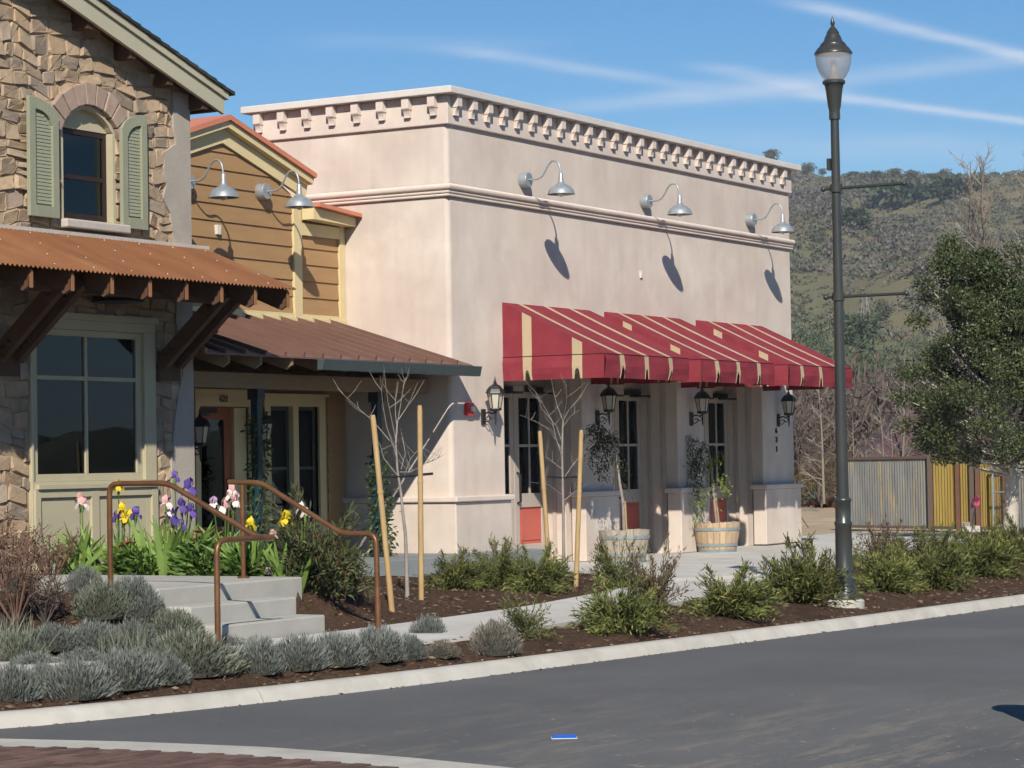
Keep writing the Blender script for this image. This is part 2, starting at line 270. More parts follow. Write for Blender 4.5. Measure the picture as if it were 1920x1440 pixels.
# ------------------------------------------------------------------ mesh and object helpers
ORG = {}
class MB:
    def __init__(s): s.v = []; s.f = []; s.m = []
    def add(s, vs, fs, mi=0):
        o = len(s.v); s.v += [tuple(map(float, q)) for q in vs]; s.f += [tuple(i+o for i in f) for f in fs]; s.m += [mi]*len(fs); return s
    def box(s, x0, x1, y0, y1, z0, z1, mi=0):
        vs = [(x, y, z) for z in (z0, z1) for y in (y0, y1) for x in (x0, x1)]
        return s.add(vs, [(0, 2, 3, 1), (4, 5, 7, 6), (0, 1, 5, 4), (2, 6, 7, 3), (0, 4, 6, 2), (1, 3, 7, 5)], mi)
    def obox(s, c, a, b, d, mi=0):
        c = np.array(c, float); a = np.array(a, float); b = np.array(b, float); d = np.array(d, float)
        vs = [c+i*a+j*b+k*d for k in (-1, 1) for j in (-1, 1) for i in (-1, 1)]
        f = [(0, 2, 3, 1), (4, 5, 7, 6), (0, 1, 5, 4), (2, 6, 7, 3), (0, 4, 6, 2), (1, 3, 7, 5)]
        if np.dot(np.cross(a, b), d) < 0: f = [t[::-1] for t in f]
        return s.add(vs, f, mi)
    def beam(s, p, q, wd, hd, up=(0, 0, 1), mi=0):
        p = np.array(p, float); q = np.array(q, float); t = q-p; L = np.linalg.norm(t); t /= L
        sd = np.cross(t, np.array(up, float)); sd /= np.linalg.norm(sd); u = np.cross(sd, t)
        return s.obox((p+q)/2, t*L/2, sd*wd/2, u*hd/2, mi)
    def tube(s, pts, r, n=8, caps=True, mi=0):
        P = [np.array(p, float) for p in pts]; k = len(P); rr = r if hasattr(r, '__len__') else [r]*k
        ref = np.array((0.31, 0.17, 0.94)); o = len(s.v); vs = []; fs = []; pu = None
        for i in range(k):
            t = P[min(i+1, k-1)]-P[max(i-1, 0)]; t = t/(np.linalg.norm(t)+1e-9)
            if pu is None:
                a = np.cross(t, ref); a = a/(np.linalg.norm(a)+1e-9)
            else:
                a = pu-np.dot(pu, t)*t; a = a/(np.linalg.norm(a)+1e-9)
            pu = a; b = np.cross(t, a)
            for j in range(n):
                an = 2*math.pi*j/n; vs.append(P[i]+rr[i]*(math.cos(an)*a+math.sin(an)*b))
        for i in range(k-1):
            for j in range(n):
                fs.append((i*n+j, i*n+(j+1) % n, (i+1)*n+(j+1) % n, (i+1)*n+j))
        if caps: fs += [tuple(range(n))[::-1], tuple((k-1)*n+j for j in range(n))]
        return s.add(vs, fs, mi)
    def lathe(s, prof, c=(0, 0, 0), n=20, caps=True, mi=0, ph=0.0):
        vs = [(c[0]+r*math.cos(2*math.pi*j/n+ph), c[1]+r*math.sin(2*math.pi*j/n+ph), c[2]+z) for r, z in prof for j in range(n)]
        k = len(prof); fs = [(i*n+j, i*n+(j+1) % n, (i+1)*n+(j+1) % n, (i+1)*n+j) for i in range(k-1) for j in range(n)]
        if prof[0][1] > prof[-1][1]: fs = [f[::-1] for f in fs]
        if caps:
            lo = tuple(range(n)); hi = tuple((k-1)*n+j for j in range(n))
            fs += [lo[::-1], hi] if prof[0][1] <= prof[-1][1] else [lo, hi[::-1]]
        return s.add(vs, fs, mi)
    def prism(s, poly, a, b, axis='z', mi=0):
        """poly (two coordinates) pulled from a to b along the axis."""
        def pt(p, t): return (p[0], p[1], t) if axis == 'z' else ((p[0], t, p[1]) if axis == 'y' else (t, p[0], p[1]))
        ar = sum(poly[i][0]*poly[(i+1) % len(poly)][1]-poly[(i+1) % len(poly)][0]*poly[i][1] for i in range(len(poly)))
        if ar < 0: poly = poly[::-1]
        n = len(poly); vs = [pt(p, a) for p in poly]+[pt(p, b) for p in poly]
        fs = [tuple(range(n))[::-1], tuple(range(n, 2*n))]+[(i, (i+1) % n, n+(i+1) % n, n+i) for i in range(n)]
        if (axis == 'y') != (b < a): fs = [f[::-1] for f in fs]
        return s.add(vs, fs, mi)
    def build(s, name, m, parent=None, smooth=None, bevel=0.0, local=False, label=None):
        me = bpy.data.meshes.new(name)
        vs = s.v
        if parent is not None and not local:
            o = ORG[root(parent).name]; vs = [(x-o[0], y-o[1], z-o[2]) for x, y, z in vs]
        me.from_pydata(vs, [], s.f)
        ms = m if isinstance(m, (list, tuple)) else [m]
        for q in ms: me.materials.append(M[q])
        if len(ms) > 1: me.polygons.foreach_set('material_index', s.m)
        if smooth is not None:
            me.polygons.foreach_set('use_smooth', [True]*len(me.polygons)); me.set_sharp_from_angle(angle=R(smooth))
        me.update()
        return link(name, me, parent, bevel, label)
def link(name, me, parent=None, bevel=0.0, label=None):
    ob = bpy.data.objects.new(name, me); col.objects.link(ob)
    if parent is not None: ob.parent = parent
    ORG[ob.name] = (0, 0, 0)
    if bevel:
        b = ob.modifiers.new('bevel', 'BEVEL'); b.width = bevel; b.segments = 2; b.limit_method = 'ANGLE'; b.angle_limit = R(40)
    if label: ob['label'] = label
    return ob
def root(o):
    while o.parent is not None: o = o.parent
    return o
def tag(o, label=None, cat=None, group=None, kind=None):
    if label: o['label'] = label
    if cat: o['category'] = cat
    if group: o['group'] = group
    if kind: o['kind'] = kind
    return o
def thing(name, label, cat, loc=(0, 0, 0), group=None, rz=0.0):
    o = bpy.data.objects.new(name, None); o.empty_display_size = .1; col.objects.link(o); o.location = tuple(map(float, loc)); o.rotation_euler = (0, 0, rz)
    ORG[o.name] = tuple(map(float, loc)); return tag(o, label, cat, group)
def copy_tree(o, parent=None):
    c = o.copy(); col.objects.link(c); c.parent = parent; ORG[c.name] = (0, 0, 0)
    for ch in list(o.children): copy_tree(ch, c)
    return c
def place(proto, used, loc, rz=0.0, s=1.0, label=None, group=None, cat=None):
    o = proto if not used[0] else copy_tree(proto); used[0] = True
    o.location = tuple(map(float, loc)); o.rotation_euler = (0, 0, rz); o.scale = (s, s, s) if not hasattr(s, '__len__') else s
    return tag(o, label, cat, group)
def leaves(name, P, D, L, W, m, parent=None, local=True, fold=0.0):
    """many small pointed leaves: place, direction, length, width."""
    P = np.asarray(P, float); D = np.asarray(D, float); n = len(P); L = np.broadcast_to(L, n)[:, None]; W = np.broadcast_to(W, n)[:, None]
    D = D/(np.linalg.norm(D, axis=1, keepdims=True)+1e-9); rv = rng.normal(size=(n, 3)); S = np.cross(D, rv); S /= np.linalg.norm(S, axis=1, keepdims=True)+1e-9
    V4 = np.stack([P, P+D*L*.5+S*W*.5, P+D*L, P+D*L*.5-S*W*.5], 1).reshape(-1, 3)
    if parent is not None and not local: V4 = V4-np.array(ORG[root(parent).name])
    me = bpy.data.meshes.new(name); me.vertices.add(4*n); me.vertices.foreach_set('co', V4.ravel())
    me.loops.add(4*n); me.loops.foreach_set('vertex_index', np.arange(4*n, dtype=np.int32)); me.polygons.add(n)
    me.polygons.foreach_set('loop_start', np.arange(0, 4*n, 4, dtype=np.int32)); me.polygons.foreach_set('loop_total', np.full(n, 4, np.int32))
    me.materials.append(M[m]); me.update(calc_edges=True); me.validate()
    o = link(name, me, parent)
    if parent is not None: o['kind'] = 'stuff'
    return o
def smooth01(t): t = min(1.0, max(0.0, t)); return t*t*(3-2*t)
def wall_cells(mb, x0, x1, z0, z1, y0, y1, holes):
    """a straight wall along x with rectangular openings (x0, x1, z0, z1)."""
    xs = sorted({x0, x1, *[h[i] for h in holes for i in (0, 1) if x0 < h[i] < x1]}); zs = sorted({z0, z1, *[h[i] for h in holes for i in (2, 3) if z0 < h[i] < z1]})
    for i in range(len(xs)-1):
        for j in range(len(zs)-1):
            a, b = (xs[i]+xs[i+1])/2, (zs[j]+zs[j+1])/2
            if any(h[0] < a < h[1] and h[2] < b < h[3] for h in holes): continue
            mb.box(xs[i], xs[i+1], y0, y1, zs[j], zs[j+1])
    return mb
def text_mesh(name, s, size, m, parent, mtx, depth_=0.01):
    cu_ = bpy.data.curves.new(name, 'FONT'); cu_.body = s; cu_.size = size; cu_.extrude = depth_; cu_.align_x = 'CENTER'; cu_.space_line = .95
    t = bpy.data.objects.new(name+'_t', cu_); col.objects.link(t); bpy.context.view_layer.update()
    me = bpy.data.meshes.new_from_object(t.evaluated_get(bpy.context.evaluated_depsgraph_get())); bpy.data.objects.remove(t); bpy.data.curves.remove(cu_)
    me.name = name; me.materials.clear(); me.materials.append(M[m]); o = ORG[root(parent).name]
    me.transform(Matrix.Translation(Vector(o)*-1) @ mtx); return link(name, me, parent)

def see_through(name, f):
    m = M[name]; nt = m.node_tree; o = nt.nodes['Material Output']; src = o.inputs[0].links[0].from_socket
    t = nt.nodes.new('ShaderNodeBsdfTransparent'); ms = nt.nodes.new('ShaderNodeMixShader'); ms.inputs[0].default_value = f
    nt.links.new(src, ms.inputs[1]); nt.links.new(t.outputs[0], ms.inputs[2]); nt.links.new(ms.outputs[0], o.inputs[0])
see_through('globe', .45)

def streaks(name, amount):
    """faint rain streaks and trowel sweeps down the wall."""
    nt = M[name].node_tree; n = nt.nodes; l = nt.links; p = n['Principled BSDF']; base = p.inputs['Base Color'].links[0].from_socket
    g = n.new('ShaderNodeNewGeometry'); out = base
    for sc3, s, lo, hi, k in (((1, 1, .10), 5.5, .50, .78, amount), ((1, 1, .55), 1.7, .48, .70, amount*.8), ((1, 1, 1), 14, .55, .75, amount*.5)):
        mp = n.new('ShaderNodeMapping'); mp.inputs['Scale'].default_value = sc3; l.new(g.outputs['Position'], mp.inputs[0]); t = n.new('ShaderNodeTexNoise'); t.inputs['Scale'].default_value = s; t.inputs['Detail'].default_value = 6; l.new(mp.outputs[0], t.inputs[0])
        r = n.new('ShaderNodeMapRange'); r.inputs[1].default_value = lo; r.inputs[2].default_value = hi; r.inputs[4].default_value = k; r.clamp = True; l.new(t.outputs['Fac'], r.inputs[0])
        x = n.new('ShaderNodeMix'); x.data_type = 'RGBA'; l.new(r.outputs[0], x.inputs[0]); l.new(out, x.inputs[6]); x.inputs[7].default_value = (.36, .29, .255, 1); out = x.outputs[2]
    l.new(out, p.inputs['Base Color'])
streaks('stucco', .19); streaks('stucco_trim', .10)
# ------------------------------------------------------------------ levels of the ground
KX = [-40, -24, -19.5, -17.2, -15.8, -14.8, -13.6, -12.2, -10.8, -8.5, -5.2, -1.0, 10, 40, 120]
KY = [13, 0.5, -3.6, -5.35, -6.2, -6.5, -6.78, -7.03, -7.18, -7.43, -7.8, -8.13, -9.0, -11.4, -18]
WFX = [-40, -22, -18, -14.7, -12.5, -10.7, -9.0, -6.4, -5, -1.8, .65, 200]; WFY = [14, -.9, -3.6, -5.45, -6.1, -6.4, -6.5, -6.1, -5.9, -5.2, -4.35, -4.35]
WBX = [-40, -21, -17, -14, -11.9, -10.2, -8.5, -6.4, -4.6, -2.1, -.9]; WBY = [16, .5, -2.3, -4.2, -4.98, -5.0, -4.93, -4.75, -4.4, -3.85, -3.5]
ROADZ = -.22
def yc(x): return float(np.interp(x, KX, KY))
def wf(x): return float(np.interp(x, WFX, WFY))
def wb(x): return float(np.interp(x, WBX, WBY)) if x < -.9 else -4.35
def gz(x, y):
    c, f, b = yc(x), wf(x), wb(x)
    if y < c: return -.15 if y > c-.1 else -.34
    if y < f:
        t = (y-c)/(f-c); return -.140+.12*t+.05*math.sin(math.pi*t)
    if y < b: return -.07
    if x > -.9:
        if y > -3.5+(x+.9)*1.02 or y > -1.35: pass
        return -.07
    if x < -11.78: return .42*smooth01((y-b+.1)/1.35)
    if x < -9.67 and y > -4.4: return -.05 if x > -11.6 and x < -9.8 else .40
    if x < -10.1 and y > -5.05: return -.05
    if y > -1.35 and x > -3.2: return -.07
    s = smooth01((y+4.75)/1.0)*smooth01((-6.6-x)/2.4)
    return .0+max(.42*s, .12*smooth01((y-b)/2.4))
def hit(px, py):
    d = ray(px, py); t = 8.0
    while t < 90:
        p = CAM+d*t
        if p[2] <= gz(p[0], p[1]): break
        t += .03
    return p
def struct(o, label=None): return tag(o, label, kind='structure')

# land to the horizon, with the hills it rises to
gm = MB()
xs = [-3000, -900, -300, -120, -60, -30, -22, -17, 0, 13, 22, 40, 80, 160, 400, 1200, 3000]; ys = [-3000, -900, -300, -120, -60, -30, -14, -5, 3, 10, 22, 45, 90, 180, 420, 1200, 3000]
gm.add([(x, y, -.5 if (x < 12 or y < -6) and abs(x) < 300 and abs(y) < 300 else -.42) for y in ys for x in xs],
       [(j*len(xs)+i, j*len(xs)+i+1, (j+1)*len(xs)+i+1, (j+1)*len(xs)+i) for j in range(len(ys)-1) for i in range(len(xs)-1)])
struct(gm.build('ground', 'field'), 'open dry grassland around the shops')
lm = MB(); nx, ny = 34, 34
lv = []
for j in range(ny):
    for i in range(nx):
        x = 11.2+((i/(nx-1))**1.6)*75; y = -7+((j/(ny-1))**1.2)*66
        lv.append((x, y, -.03-.20*smooth01((x-14)/10)+.05*math.sin(x*1.3+y*.7)*math.cos(y*.9-x*.4)*smooth01((x-13)/3)))
lm.add(lv, [(j*nx+i, j*nx+i+1, (j+1)*nx+i+1, (j+1)*nx+i) for j in range(ny-1) for i in range(nx-1)])
struct(lm.build('dirt_lot', 'dirt', smooth=80), 'bare straw coloured dirt lot beyond the stucco building')
# road: the kerb line bounds it on the far side
rx = np.linspace(-38, 110, 160)
rm = MB(); rm.add([(x, yc(x)-.02, ROADZ) for x in rx]+[(x, -60, ROADZ) for x in rx], [(i, i+len(rx), i+1+len(rx), i+1) for i in range(len(rx)-1)])
for i, f in enumerate(rm.f): rm.f[i] = f
struct(rm.build('road', 'asphalt'), 'dark asphalt street with trails of tan dirt')
# kerb in cast lengths
kx = []; x = -26.0
while x < 70: kx.append(x); x += 3.05 if x < 14 else 6.1
for i in range(len(kx)-1):
    n = 6; a = np.linspace(kx[i]+.006, kx[i+1]-.006, n); m_ = MB(); vs = []
    for x in a:
        t = np.array([.1, yc(x+.05)-yc(x-.05)]); t /= np.linalg.norm(t); nn = np.array([-t[1], t[0]]); c = np.array([x, yc(x)])
        for o_, z in ((.01, -.35), (.01, -.134), (-.012, -.124), (-.11, -.126), (-.15, -.155), (-.20, -.235)):
            q = c+nn*o_; vs.append((q[0], q[1], z))
    fs = [(k*6+j, (k+1)*6+j, (k+1)*6+j+1, k*6+j+1) for k in range(n-1) for j in range(5)]+[tuple(range(6)), tuple((n-1)*6+j for j in range(6))[::-1]]
    m_.add(vs, fs)
    if i == 0: kerb = struct(m_.build('kerb', 'kerb_concrete', smooth=35), 'pale concrete kerb along the street')
    else: m_.build('kerb_length', 'kerb_concrete', kerb, smooth=35, local=True)
# mulched planting ground
bx = np.arange(-24, 31, .16); by = np.arange(-11.2, .3, .16)
bm = MB(); nb = len(bx); idx = {}
for j, y in enumerate(by):
    for i, x in enumerate(bx):
        if yc(x)-.12 < y < wb(x)+6 and not (x > 1.4 and y > -3.9):
            z = gz(x, y); idx[(i, j)] = len(bm.v); bm.v.append((x, y, z+(rng.random()-.5)*.035 if y > yc(x)+.12 else min(z, -.142)))
for (i, j) in list(idx):
    q = [(i, j), (i+1, j), (i+1, j+1), (i, j+1)]
    if all(k in idx for k in q): bm.f.append(tuple(idx[k] for k in q)); bm.m.append(0)
struct(bm.build('planting_bed', 'mulch', smooth=80), 'brown bark mulch between the shrubs and the kerb')
# loose bark chips
P = []; D = []
for _ in range(9000):
    x = -16.5+rng.random()*17.5; y = -8+rng.random()*7
    if rng.random() < .12: x = rng.random()*14; y = -8.8+rng.random()*4.3
    z = gz(x, y)
    if z > -.06 and yc(x)+.05 < y < -1.4 and not (wf(x) < y < wb(x)+.05) and not (-11.8 < x < -9.6 and y > -5.1) or (yc(x)+.06 < y < wf(x)-.05):
        P.append((x, y, z+.012)); a = rng.random()*6.3; D.append((math.cos(a), math.sin(a), (rng.random()-.4)*.5))
o = leaves('bark_chips', P, D, .03+.05*rng.random(len(P)), .012+.012*rng.random(len(P)), 'chip'); tag(o, 'loose bark chips scattered over the mulch', 'bark chips', kind='stuff')
P = []; D = []
for _ in range(700):
    x = -16+20*rng.random(); o_ = rng.normal()*.05; P.append((x, yc(x)+.02+o_ if o_ > -.02 else yc(x)-.23+o_*.3, -.118 if o_ > -.02 else ROADZ+.006)); a = rng.random()*6.3; D.append((math.cos(a), math.sin(a), .1))
o = leaves('kerb_litter', P, D, .02+.03*rng.random(len(P)), .008+.01*rng.random(len(P)), 'chip'); tag(o, 'bits of bark and dry leaf along the kerb', 'litter', kind='stuff')
# concrete walk in cast panels
def slab(poly, z0, z1, name, m, parent=None, gap=.006, bevel=0.0):
    c = np.mean(poly, 0); q = [tuple(np.array(p)+(c-np.array(p))/np.linalg.norm(c-np.array(p))*gap) for p in poly]
    return MB().prism(q, z0, z1).build(name, m, parent, bevel=bevel, local=True)
walk = None
SP = [(-22, -21), (-20, -19), (-18, -17), (-16.3, -15.5), (-14.7, -14), (-12.9, -12.3), (-11.1, -10.75), (-9.4, -9.2), (-7.9, -7.7), (-6.4, -6.3), (-5.0, -4.7), (-3.4, -3.2), (-1.8, -1.9), (.65, -.9)]
for (a, b), (c, d) in zip(SP[:-1], SP[1:]):
    poly = [(a, wf(a)), (c, wf(c)), (d, wb(d)), (b, wb(b))]
    o = slab(poly, -.2, 0.0, 'walk' if walk is None else 'walk_panel', 'concrete', walk)
    if walk is None: walk = struct(o, 'pale concrete walk winding past the steps')
plaza = None
polys = [[(-3.2, -1.35), (-1.0, -1.35), (-1.0, -.52), (-3.2, -.52)], [(-1.0, -1.35), (1.25, -1.35), (1.25, -.52), (-1.0, -.52)],
         [(-.9, -3.5), (.65, -4.35), (2.7, -4.35), (2.7, -1.35), (1.25, -1.35)]]
xx = [2.7, 5.3, 7.9, 10.5, 13.1, 16.0, 19.0, 23.0]
polys += [[(1.25, -1.35), (2.7, -1.35), (2.7, .75), (1.58, .75), (1.58, -.5), (1.25, -.5)]]
for a, b in zip(xx[:-1], xx[1:]):
    polys.append([(a, -4.35), (b, -4.35), (b, -1.6), (a, -1.6)])
    if a < 16: polys.append([(a, -1.6), (b, -1.6), (b, .75 if a < 10 else 1.4), (a, .75 if a < 10 else 1.4)])
for p in polys:
    o = slab(p, -.2, 0.0, 'plaza' if plaza is None else 'plaza_panel', 'concrete', plaza)
    if plaza is None: plaza = struct(o, 'pale concrete plaza before the stucco shop front')
MB().prism([(x, y) for x, y in [(13.6, -3.4), (17, -3.5), (19, -3.2), (19, -2.0), (16.8, -1.7), (13.8, -2.0)]], .002, .03).build('planting_cutout', 'mulch', plaza, local=True)
# brick crossing framed by a flush concrete band
far = [(-16.9, -5.5), (-16.40, -6.75), (-16.23, -7.66), (-16.16, -8.61), (-16.27, -9.62), (-16.47, -10.45), (-17.1, -12.3), (-18.4, -15)]
fx_, fy_ = zip(*far)
def bandx(y): return float(np.interp(-y, [-v for v in fy_], fx_))
yy = np.linspace(-5.6, -14.5, 40); bb = MB()
bb.add([(bandx(y), y, ROADZ+.005) for y in yy]+[(bandx(y)-.40, y, ROADZ+.005) for y in yy], [(i, i+40, i+41, i+1) for i in range(39)])
band = struct(bb.build('crossing_band', 'kerb_concrete'), 'flush pale concrete band edging the brick crossing')
sj = MB(); sj.add([(bandx(y)-.40, y, ROADZ+.003) for y in yy]+[(-24, y, ROADZ+.003) for y in yy], [(i, i+40, i+41, i+1) for i in range(39)])
cross = struct(sj.build('crossing', 'sand_joint'), 'red brick paved crossing in the street corner')
bme = MB().box(-.1, .1, -.05, .05, -.03, .008).build('brick', 'brick_red', cross, local=True); bme.location = (-17.2, -8, ROADZ+.004)
cnt = 1
for j in range(0, 44):
    y = -6.6-j*.109
    for i in range(9):
        x = bandx(y)-.40-.11-i*.214-(.107 if j % 2 else 0)
        p = np.array([x, y, ROADZ]); d = depth(p); px = 960+FPX*np.dot(p-CAM, cr)/d; py = 720-FPX*np.dot(p-CAM, cu)/d
        if px < -80 or py > 1475 or cnt > 298: continue
        b = bme.copy(); col.objects.link(b); b.parent = cross; b.location = (x, y, ROADZ+.004+rng.random()*.002); b.rotation_euler = (0, 0, (rng.random()-.5)*.03); cnt += 1

# hills
def hillz(az, d):
    ridge = 745+60*math.sin(az*7+1)+30*math.sin(az*17)
    h = 84+5.0*math.sin((az+.1)*9)+2.0*math.sin(az*31+2)-40*max(0, az-.06)-26*smooth01((az-.3)/.5)+6.5*smooth01((.165-az)/.06)
    t = (d-115)/(ridge-115)
    if t <= 0: return -1.0
    e = smooth01(t*.95)*.42+min(t, 1)*.58
    z = h*min(1.0, e) if t < 1 else h*(1-.25*(t-1))
    return z+(2.4*math.sin(az*40+d*.021)+1.6*math.sin(az*77-d*.033)+1.1*math.sin(d*.07+az*20))*smooth01(t*3)*(1 if t < .97 else .3)
hm = MB(); az = np.linspace(-1.5, 1.5, 170); dd = np.concatenate([np.linspace(105, 800, 70), [860, 960, 1100]])
hp = lambda a, d: (CAM[0]+d*math.cos(YAW-a), CAM[1]+d*math.sin(YAW-a), hillz(a, d))
hm.add([hp(a, d) for d in dd for a in az], [(j*170+i, (j+1)*170+i, (j+1)*170+i+1, j*170+i+1) for j in range(len(dd)-1) for i in range(169)])
for i, f in enumerate(hm.f): hm.f[i] = f[::-1]
struct(hm.build('hillside', 'hill_grass', smooth=80), 'grassy hillside dotted with grey scrub behind the shops')
hb = MB(); az2 = np.linspace(YAW+math.pi-1.3, YAW+math.pi+1.3, 70)
d2 = [130, 220, 330, 430, 520]; hh = [-1, 4, 8.5, 12, 9]
hb.add([(CAM[0]+d*math.cos(a), CAM[1]+d*math.sin(a), h*(1+.25*math.sin(a*9)+.1*math.sin(a*23))) for d, h in zip(d2, hh) for a in az2], [(j*70+i, j*70+i+1, (j+1)*70+i+1, (j+1)*70+i) for j in range(4) for i in range(69)])
struct(hb.build('hills_across_valley', 'hill_green', smooth=80), 'low wooded hills on the other side of the valley')
# ------------------------------------------------------------------ the stucco shop
LX = 11.08; DY = 3.12; RD = .67
shop = thing('stucco_building', 'pink tan stucco shop with bracketed cornice and three recessed doorways', 'building', (5.5, 0, 0))
def rounded(x0, y0, x1, y1, r=.07):
    """plan with the street corner (x0, y0) rounded."""
    return [(x0+r*(1-math.sin(t)), y0+r*(1-math.cos(t))) for t in np.linspace(0, math.pi/2, 7)][::-1]+[(x1, y0), (x1, y1), (x0, y1)] if False else \
           [(x1, y0), (x1, y1), (x0, y1)]+[(x0+r*(1-math.cos(t)), y0+r*(1-math.sin(t))) for t in np.linspace(0, math.pi/2, 7)]
HEAD = 2.72
PIL = [(0, 1.37), (3.59, 4.51), (6.67, 7.59), (9.82, LX)]
wl = MB()
wl.prism(rounded(0, 0, LX, .35), HEAD, 6.28); wl.prism([(0, .35), (.3, .35), (.3, DY), (0, DY)], -.1, 6.28)
wl.box(LX-.3, LX, .35, DY, -.1, 6.28); wl.box(.3, LX-.3, DY-.3, DY, -.1, 6.28)
wl.prism(rounded(0, 0, 1.37, .35), -.1, HEAD); wl.box(.3, 1.37, .35, RD+.1, -.1, HEAD)
for a, b in PIL[1:3]: wl.box(a, b, 0, RD+.1, -.1, HEAD)
wl.box(PIL[3][0], LX, 0, .35, -.1, HEAD); wl.box(PIL[3][0], LX-.3, .35, RD+.1, -.1, HEAD)
wall = wl.build('wall', 'stucco', shop, smooth=30)
MB().box(.3, LX-.3, .35, DY-.3, 5.7, 5.8).build('roof', 'concrete', shop)
MB().box(.3, LX-.3, RD+.12, DY-.3, 2.95, 3.05).build('ceiling', 'interior', shop)
MB().box(.3, LX-.3, RD, DY-.3, -.1, .02).build('floor', 'interior', shop)
for a, b in zip([p[1] for p in PIL[:-1]], [p[0] for p in PIL[1:]]): MB().box(a, b, .35, RD+.1, HEAD, HEAD+.2).build('soffit', 'stucco_trim', shop)
# frieze, cornice cap, brackets
def ring(mb, off, z0, z1, back=DY):
    mb.prism([(-off, -off), (LX+off, -off), (LX+off, 0.02), (0.02, 0.02), (0.02, back), (-off, back)], z0, z1); return mb
ring(MB(), .045, 5.945, 6.334).build('frieze', 'stucco_trim', shop, bevel=.012)
cm = MB(); cm.prism([(-.18, -.18), (LX+.17, -.18), (LX+.17, .45), (.45, .45), (.45, DY+.12), (-.18, DY+.12)], 6.335, 6.43)
capo = cm.build('cornice_cap', 'cap_metal', shop, bevel=.01)
prof = [(0, 6.31), (.165, 6.31), (.165, 6.195), (.15, 6.15), (.115, 6.115), (.115, 6.085), (.085, 6.055), (0, 6.045)]
bk = MB().prism([(-.044-p, z) for p, z in prof], -.058, .058, axis='x')
# bracket seen from the street: straight block over a small curled foot
bk = MB(); bk.prism([(-.047, 6.333), (-.140, 6.333), (-.140, 6.185), (-.130, 6.170), (-.047, 6.170)], -.056, .056, axis='x')
bk.prism([(-.047, 6.169), (-.126, 6.169), (-.108, 6.145), (-.096, 6.115), (-.092, 6.085), (-.096, 6.064), (-.047, 6.064)], -.045, .045, axis='x')
b0 = bk.build('bracket', 'stucco_trim', shop, local=True)
b0.location = (.12-5.5, 0, 0)
for i in range(1, 27): b = b0.copy(); col.objects.link(b); b.parent = shop; b.location = (.12+i*.406-5.5, 0, 0)
for i in range(8): b = b0.copy(); col.objects.link(b); b.parent = shop; b.rotation_euler = (0, 0, -math.pi/2); b.location = (-5.5, .16+i*.406, 0)
# string moulding in three rounded courses
for z, r, o_ in ((5.112, .043, .062), (5.046, .021, .042), (5.004, .020, .030)):
    mb = MB(); pts = 9; pr = [(-(o_-r*.4+r*math.cos(t)), z+r*math.sin(t)) for t in np.linspace(-math.pi/2, math.pi/2, pts)]
    vs = []
    for e in ((LX+.05, None), (0, 'c'), (None, DY)):
        for o2, zz in pr:
            vs.append((e[0], o2, zz) if e[1] is None else ((o2, o2, zz) if e[1] == 'c' else (o2, DY, zz)))
    mb.add(vs, [(k*pts+j, k*pts+j+1, (k+1)*pts+j+1, (k+1)*pts+j) for k in range(2) for j in range(pts-1)]); mb.f = [f[::-1] for f in mb.f]
    mb.add([vs[j] for j in range(pts)]+[(LX+.05, 0.0, z-r), (LX+.05, 0.0, z+r)], [tuple(range(pts))+(pts+1, pts)])
    mb.build('string_moulding', 'stucco_trim', shop, smooth=50)
# wainscot with a capping band round the foot of each pier
for i, (a, b) in enumerate(PIL):
    x0, x1 = (-.06 if i == 0 else a-.085), (b+.03 if i < 3 else LX+.085)
    f = -.085; bk_ = 2.0 if i == 0 else .5
    if i == 0:
        MB().prism([(x1, f), (x1, .42), (.02, .42), (.02, DY), (x0, DY), (x0, f)], -.1, .935).build('wainscot', 'stucco', shop, bevel=.015)
        MB().prism([(x1+.03, f-.04), (x1+.03, .42), (.02, .42), (.02, DY), (x0-.04, DY), (x0-.04, f-.04)], .936, 1.01).build('wainscot_cap', 'stucco_trim', shop, bevel=.015)
    else:
        MB().box(x0, x1, f, .15, .004 if i < 3 else .02, .935).build('wainscot', 'stucco', shop, bevel=.012)
        MB().box(x0-.035, x1+.03, f-.035, .185, .936, 1.01).build('wainscot_cap', 'stucco_trim', shop, bevel=.012)
# doors: right leaf of each pair stands against the pier
def leaf(x0, x1, handle):
    d = MB(); gx0, gx1 = x0+.145, x1-.115; y0, y1 = RD-.045, RD
    wall_cells(d, x0+.004, x1-.004, .03, 2.55, y0, y1, [(gx0, gx1, 1.0, 2.37), (gx0-.01, gx1+.02, .275, .80)])
    dr = d.build('door', 'door_taupe', shop, bevel=.004)
    MB().box(gx0-.01, gx1+.02, y0+.02, y1-.012, .275, .80).build('lower_panel', 'red_panel', dr)
    MB().box(gx0+.04, gx1-.03, y0+.008, y0+.021, .325, .75).build('panel_field', 'red_panel', dr, bevel=.005)
    cx = (gx0+gx1)/2
    for xa, xb in ((gx0, cx-.02), (cx+.02, gx1)):
        for za, zb_ in ((1.0, 1.665), (1.705, 2.37)): MB().box(xa, xb, RD-.026, RD-.018, za, zb_).build('pane', 'pane', dr)
    mu = MB().box(cx-.02, cx+.02, y0+.006, y1-.006, 1.0, 2.37); mu.box(gx0, cx-.021, y0+.008, y1-.006, 1.666, 1.704); mu.box(cx+.021, gx1, y0+.008, y1-.006, 1.666, 1.704)
    mu.build('muntin', 'door_taupe', dr)
    if handle: MB().tube([(x0+.07, y0-.002, .86), (x0+.07, y0-.055, .89), (x0+.07, y0-.055, 1.27), (x0+.07, y0-.002, 1.30)], .017, 8).build('handle', 'black_metal', dr)
    MB().box(x0+.32, x1-.12, y0-.075, y0-.003, 2.455, 2.53).box(x0+.40, x1-.05, y0-.20, y0-.06, 2.425, 2.453).build('closer', 'black_metal', dr)
